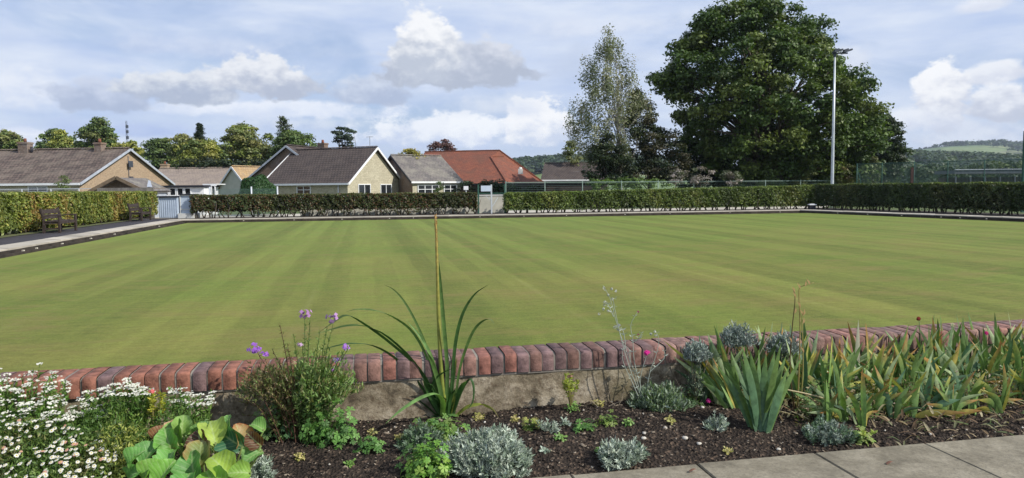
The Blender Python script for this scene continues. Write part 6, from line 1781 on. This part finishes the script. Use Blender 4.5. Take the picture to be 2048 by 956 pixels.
fill_plant('feathery green foliage between the white clumps and the round leaves', (150, 430), lambda x: 800 + 14 * math.sin(x * .05) + 10 * math.sin(x * .13) + max(0, x - 400) * 1.5 + rng.uniform(0, 25), 905, (3.1, 3.4), 4200, .024, [(.07, .13, .03), (.10, .18, .04), (.14, .24, .05), (.2, .26, .06)])
fill_plant('yellowish variegated low foliage left of the big round leaves', (175, 300), lambda x: 845 + ((x - 238) / 50) ** 2 * 40 + rng.uniform(-12, 30), 985, (2.85, 3.15), 2600, .022, [(.10, .16, .04), (.22, .27, .06), (.32, .34, .08), (.07, .10, .03)])
# carpet of little daisies
fd = fill_plant('low carpet of small daisies with yellow centres at the bottom left corner', (-90, 215), lambda x: 835 + max(0, x - 90) * .25, 1000, (2.75, 3.2), 7500, .024, [(.08, .15, .035), (.12, .2, .045), (.17, .24, .06), (.06, .10, .03), (.2, .2, .08)], name='daisy_carpet')
rest = Geo(); nd_ = 0; DL = []
for i in range(250):
    px = rng.uniform(-80, 235); ty = 838 + max(0, px - 90) * .3; f = rng.random(); py = ty + (975 - ty) * f; Y = 3.17 - .42 * f - .03
    c = at(px, py, Y); pink = rng.random() < .13
    if c[2] < PZ + .02: continue
    vis = 0 < px < 235 and py < 956
    DL.append((0 if vis else 1, Y, c, pink))
DL.sort(key=lambda q: (q[0], q[1]))
for i, (vs, Y, c, pink) in enumerate(DL):
    N = V3(rng.normal() * .3, -.55 + rng.normal() * .25, 1)
    g = Geo() if i < 100 else rest
    disc(g, c, N, rng.uniform(.0072, .0118), P3((.62, .34, .28)) if pink else P3((.78, .76, .68)) * rng.uniform(.9, 1.02), 9, P3((.55, .42, .06)))
    if i < 100: build('daisy', g, M['petal'], fd)
q_ = build('daisies', rest, M['petal'], fd); q_['kind'] = 'stuff'


# ================================================================== IRISES
IG = P3((.125, .205, .06)); IB = P3((.08, .155, .08)); IY = P3((.44, .38, .09)); IBR = P3((.38, .19, .07)); IPL = P3((.30, .37, .20))
sword = lambda t: np.clip(.62 + t * 1.1, 0, 1) * np.clip(1 - np.clip((t - .45) / .55, 0, 1) ** 2.0, .02, 1)
def sword_leaf(g, b0, tip, wd, c0, c1, bend=0, cup=.22, face=None):
    mid = (b0 + tip) / 2 + bend; p = smooth_path([b0, mid, tip], 12)
    ax = unit(tip - b0); f = V3(0, -1, 0) if face is None else face
    g.blade(p, wd, c0, c1, cup, side=np.cross(f, ax), prof=sword)
def iris(label, base, leaves, Yspread=.05, extra=None, name='iris_clump'):
    th = thing(name, label, 'plant', base, 'iris clumps at the right end of the bed')
    for (bx, tip, wd, c0, c1, bend, face) in leaves:
        g = Geo(); sword_leaf(g, bx, tip, wd, c0, c1, bend, .22, face)
        build('leaf', g, M['leaf_gloss'], th, smooth=True)
    return th
SPR = .17
def iris_px(label, bx, by, tips, dflt=.05, seedv=0):
    base = soilpt(bx, by); Y = base[1]; L = []
    for i, tp_ in enumerate(tips):
        tx, ty = tp_[0], tp_[1]; wd = tp_[2] if len(tp_) > 2 else .04; kind = tp_[3] if len(tp_) > 3 else 'g'
        c0, c1 = {'g': (IG, IG * .9), 'b': (IB, IG), 'y': (IG * 1.3, IY), 'p': (IPL, IPL * 1.1), 'r': (IG * 1.2, IBR), 'd': (IY, IBR)}[kind]
        tip = at(tx, ty, Y + rng.uniform(-.05, .09)); b0 = base + V3((tx - bx) * ppm(Y) * SPR, rng.normal() * .012, -.01)
        bend = V3(-(tip[0] - b0[0]) * .10, rng.normal() * .01, rng.normal() * .006)
        k = rng.uniform(.8, 1.2); face = unit(V3(rng.normal() * .45, -1, rng.normal() * .15))
        L.append((b0, tip, wd * .95, c0 * k, c1 * k, bend, face))
    return iris(label, base, L)
iris_px('big blue green iris fan standing in front of the others by the bare soil', 1524, 862, [(1432, 728, .036, 'b'), (1604, 712, .034, 'g'), (1462, 705, .04, 'b'), (1484, 690, .046, 'b'), (1500, 700, .046, 'g'), (1532, 706, .046, 'b'), (1550, 700, .046, 'b'), (1572, 712, .042, 'g'), (1590, 735, .036, 'p'), (1450, 735, .034, 'g'), (1518, 698, .046, 'b'), (1506, 740, .05, 'b'), (1545, 720, .046, 'b'), (1563, 684, .046, 'g'), (1580, 730, .04, 'b'), (1574, 745, .04, 'b'), (1535, 760, .05, 'b'), (1478, 705, .03, 'b'), (1558, 790, .022, 'p'), (1498, 790, .04, 'b')])
iris_px('iris clump leaning to the left over the soil, left of the big blue green fan', 1478, 815, [(1326, 680, .030, 'y'), (1345, 712, .034, 'p'), (1368, 676, .022, 'd'), (1428, 650, .036, 'g'), (1410, 712, .04, 'y'), (1432, 755, .034, 'p'), (1455, 720, .036, 'g'), (1470, 742, .04, 'g'), (1425, 715, .02, 'd'), (1390, 735, .034, 'g'), (1442, 690, .034, 'y'), (1462, 700, .04, 'g'), (1416, 668, .026, 'p'), (1398, 700, .03, 'r'), (1402, 762, .036, 'b'), (1380, 720, .03, 'p')])
# tall withered stalks
b_ = soilpt(1593, 828); Y = b_[1]; th = thing('withered_flower_stalks', 'three tall withered flower stalks rising above the irises', 'plant', b_, BG)
for pts, r_, c in (([(1590, 828), (1580, 740), (1584, 660), (1590, 600), (1586, 575)], .0042, (.10, .065, .03)), ([(1594, 828), (1598, 740), (1600, 650), (1598, 590), (1600, 575), (1612, 570), (1628, 565)], .004, (.34, .26, .10)), ([(1600, 828), (1606, 730), (1604, 640), (1606, 628)], .0045, (.30, .27, .09))):
    g = Geo(); q = pth(pts, Y, 20); g.tube(q, np.linspace(r_, r_ * .35, 20), 6, P3(c))
    for k in (8, 12, 15, 17): 
        d = unit(V3(rng.choice([-1, 1]) * .4, -.3, 1)); g.leaves([q[k] + d * .015], [V3(.3, -1, .2)], .04, P3((.32, .2, .09)), .3, T=[d])
    build('stalk', g, M['leaf'], th)
g = Geo(); a = at(1566, 778, Y - .15); b2 = at(1660, 800, Y - .12); g.tube(smooth_path([a, (a + b2) / 2 + UP * .004, b2], 8), .0042, 6, P3((.46, .38, .22))); build('fallen_stalk', g, M['leaf'], th)
# rows of irises
rows = []
rr = np.random.default_rng(21)
def sgnw(n, tot):
    return ordn[n] if n < len(ordn) else f'{n + 1}th'
specs = []
for row, (d_, x0, x1, n_, hmin, hmax) in enumerate([(.09, 1400, 2090, 26, .32, .46), (.28, 1590, 2090, 21, .30, .44), (.54, 1650, 2100, 19, .16, .32)]):
    xs_ = np.linspace(x0, x1, n_) + rr.normal(size=n_) * 7
    for k, px in enumerate(xs_): specs.append((row, k, n_, px, d_ + rr.normal() * .035, hmin, hmax))
rowname = ['back row', 'middle row', 'front row']
kindn = {'g': 'green', 'y': 'yellow tipped', 'p': 'pale', 'r': 'brown tipped', 'b': 'blue green', 'd': 'straw coloured'}
for (row, k, n_, px, d_, h0, h1_) in specs:
    base = bedpt(px, max(.05, d_)); L = []; nl = rr.integers(8, 12) if row < 2 else rr.integers(6, 9)
    lean = rr.normal() * .22; main = rr.choice(['g', 'g', 'y', 'y', 'p', 'r', 'b'])
    for j in range(nl):
        kind = main if rr.random() < .55 else rr.choice(['g', 'y', 'r', 'b', 'p', 'd'], p=[.18, .22, .18, .12, .12, .18])
        c0, c1 = {'g': (IG, IG * .9), 'b': (IB, IB), 'y': (IG * 1.3, IY), 'p': (IPL, IPL * 1.1), 'r': (IG * 1.2, IBR), 'd': (IY * .9, IBR)}[kind]
        t = (j / (nl - 1) - .5) * 1.5 + lean + rr.normal() * .18; Ln = rr.uniform(h0, h1_) * (1 - .25 * abs(t)); yv = rr.normal() * .18
        tip = base + unit(V3(math.sin(t), yv, math.cos(t) * .95)) * Ln
        tip[2] -= Ln * .25 * abs(math.sin(t)) ** 2
        if (kind == 'd' and rr.random() < .6) or rr.random() < .06: tip[2] = base[2] + Ln * rr.uniform(.1, .5); tip[0] = base[0] + Ln * rr.choice([-.8, .8])
        b0 = base + V3(math.sin(t) * .02, rr.normal() * .015, -.01)
        bend = V3(-(tip[0] - b0[0]) * .20, rr.normal() * .01, .015 + .05 * abs(math.sin(t)) * Ln)
        q = rr.uniform(.75, 1.25); face = unit(V3(rr.normal() * .6, -1, rr.normal() * .15))
        L.append((b0, tip, rr.uniform(.020, .036), c0 * q, c1 * q, bend, face))
    tilt = 'leaning left' if lean < -.12 else ('leaning right' if lean > .12 else 'upright')
    iris(f"{kindn[main]} iris clump, {tilt}, {sgnw(k, n_)} from left in the {rowname[row]}", base, L)
# litter of dry iris leaves
g = Geo(); r_ = np.random.default_rng(5)
for i in range(620):
    px = r_.uniform(1560, 2090); p = bedpt(px, r_.uniform(.02, BW - .01 if px > 1745 else .45)); an = r_.uniform(0, PI); L = r_.uniform(.02, .13); e = V3(math.cos(an), math.sin(an) * .7, r_.uniform(-.05, .45)); z = .006 + r_.random() ** 2 * .06
    c = [(.34, .26, .15), (.22, .15, .08), (.42, .36, .22), (.16, .10, .055), (.12, .16, .06), (.2, .2, .1)][r_.integers(6)]
    a = p + UP * z - e * L / 2; b2 = p + UP * z + e * L / 2; a[2] = max(a[2], p[2] + .004); b2[2] = max(b2[2], p[2] + .004)
    g.blade(smooth_path([a, (a + b2) / 2 + UP * r_.uniform(0, .02), b2], 5), r_.uniform(.006, .02), P3(c), P3(c), .3, side=unit(np.cross(e, UP) + V3(0, 0, .2)))
o = build('leaf_litter', g, M['leaf']); tag(o, 'dry brown leaf litter under the irises', 'leaf litter', None, 'stuff')
fill_plant('low green undergrowth between the iris clumps', (1610, 2090), lambda x: 720 - (x - 1610) * .035, 850, (3.55, 4.35), 0 + 5, .02, [(.1, .16, .05)], name='undergrowth') if False else None
g = Geo(); n = 8000; r_ = np.random.default_rng(8); P = []
for i in range(n):
    p = bedpt(r_.uniform(1590, 2095), r_.uniform(.02, .55)); P.append(p + UP * r_.random() ** 1.8 * .16)
P = np.array(P); d = rand_unit(n) + UP * .6
g.leaves(P, np.cross(d, rng.normal(size=(n, 3))), .022 * rng.uniform(.6, 1.4, n), np.array([(.07, .12, .035), (.12, .16, .05), (.2, .17, .08), (.3, .24, .13), (.12, .08, .045), (.09, .14, .05)])[rng.integers(6, size=n)] * rng.uniform(.7, 1.3, (n, 1)), .35, .1, T=d)
o = build('undergrowth', g, M['leaf']); tag(o, 'low tangled undergrowth among the irises', 'ground cover', None, 'stuff')
# small flowers by the wall at right
for i, (px, py, col, lab) in enumerate([(1838, 638, (.22, .03, .02), 'thin plant with one dark red bloom rising above the wall among the irises'), (1972, 666, (.62, .03, .22), 'thin plant with one magenta bloom against the wall at the far right'), (1905, 650, (.55, .5, .3), 'thin stem with a pale seed head above the wall at the right')]):
    b_ = bedpt(px, .12); Y = b_[1]; th = thing('slender_flower', lab, 'flower', b_, BG); tip = at(px, py, Y); g = Geo(); g.tube(smooth_path([b_, (b_ + tip) / 2 + V3(.01, 0, 0), tip], 8), [.002] * 8, 5, P3((.12, .18, .06))); build('stem', g, M['leaf'], th)
    flower_cluster(th, tip, .010, 9, col, .012, 'bloom')
# dry upright pale blade above the wall and thin grass stems
for px, py, wd, c, lab in ((1717, 640, .03, (.46, .44, .36), 'pale dried iris blade standing above the wall'), (1884, 642, .012, (.35, .12, .08), 'thin reddish dry stem among the irises at the right')):
    b_ = bedpt(px - 4, .14); g = Geo(); sword_leaf(g, b_, at(px, py, b_[1]), wd, P3(c), P3(c), V3(0, 0, 0)); o = build('dried_plant', g, M['leaf'], None, b_); tag(o, lab, 'dry leaf')
# fallen leaves on the paving
for px, py, lab in ((1779, 925, 'small brown dry leaf lying on the paving at the right'), (1386, 940, 'small tan dry leaf on the paving edge in the middle')):
    p = onz(px, py, PZ + .008); g = Geo(); e = V3(1, .3, .08); g.blade(smooth_path([p - e * .02, p + UP * .008, p + e * .02], 6), .02, P3((.2, .1, .07)), P3((.2, .1, .07)), .5, side=V3(-.3, 1, 0)); o = build('dry_leaf', g, M['leaf'], None, p); tag(o, lab, 'leaf')

# little weeds, seedlings and dry twigs in the bare soil
WD = [(1030, 842, .5, 'y'), (1120, 880, .5, 'g'), (1148, 820, .8, 'g'), (1200, 905, .4, 'g'), (1195, 812, .8, 'y'), (1255, 850, .6, 'g'), (1300, 800, .7, 'g'), (1340, 845, .5, 'y'), (1090, 905, .4, 's'), (1130, 850, .6, 's'), (745, 870, .5, 'y'), (800, 880, .6, 'y'), (600, 918, .5, 'y'), (700, 930, .4, 'g'), (960, 840, .7, 'y'), (1455, 905, .4, 'y')]
WL = ['yellowing seedling on bare soil, right of the strap leaved plant', 'tiny green seedling between the two silver cushions', 'green weed at the foot of the yellow green sprig', 'tiny green seedling left of the small silver cushion', 'pale weed near the wall right of the yellow green sprig', 'green weed above the small silver cushion', 'green weed under the grey leaved clump', 'yellow weed on soil right of the small silver cushion', 'silvery seedling just right of the large silver cushion', 'silvery seedling below the yellow green sprig', 'yellowing leaf tuft on soil right of the purple bush', 'yellowing leaf tuft left of the strap leaved plant base', 'pale yellow weed right of the big round leaves', 'tiny green seedling on the soil right of the big round leaves', 'yellowing tuft at the right foot of the strap leaved plant', 'tiny yellow weed on soil below the big iris fan']
for (px, py, sc, kd), lab in zip(WD, WL):
    p = soilpt(px, py); pal = {'y': [(.42, .38, .12), (.3, .3, .08), (.5, .42, .2)], 'g': [(.12, .24, .05), (.18, .3, .07)], 's': [(.34, .4, .33), (.25, .31, .24)]}[kd]
    g = Geo()
    for k in range(int(10 + 14 * sc)):
        d = rand_unit(1)[0]; d[2] = abs(d[2]) + .25; d = unit(d); L = .055 * sc * rng.uniform(.4, 1)
        g.tube([p, p + d * L], .0012, 4, P3(pal[0]) * .6, False)
        lobed(g, p + d * L, unit(UP + rand_unit(1)[0] * .7 + V3(0, -.4, 0)), .022 * rng.uniform(.7, 1.3), P3(pal[rng.integers(len(pal))]) * rng.uniform(.8, 1.2), 3)
    o = build('seedling', g, M['leaf'], None, p); tag(o, lab, 'weed', BG)
for (px, py, lab) in [(1200, 795, 'tangle of pale dry twigs against the wall right of the yellow green sprig'), (1390, 690, 'dark twiggy dead stems in the shade left of the irises')]:
    p = soilpt(px, max(py, 812)); g = Geo()
    for k in range(14):
        a = p + V3(rng.normal() * .05, rng.normal() * .02, .0); pts_ = [a]
        for q in range(4): pts_.append(pts_[-1] + V3(rng.normal() * .025 + (.012 if k % 2 else -.012), rng.normal() * .012, abs(rng.normal()) * (.022 if px < 1300 else .04)))
        g.tube(pts_, np.linspace(.0022, .0008, 5), 4, P3((.34, .28, .2)) * rng.uniform(.6, 1.1) if px < 1300 else P3((.08, .06, .04)), False)
    o = build('dry_twigs', g, M['bark'] if px > 1300 else M['chip'], None, p); tag(o, lab, 'twigs')
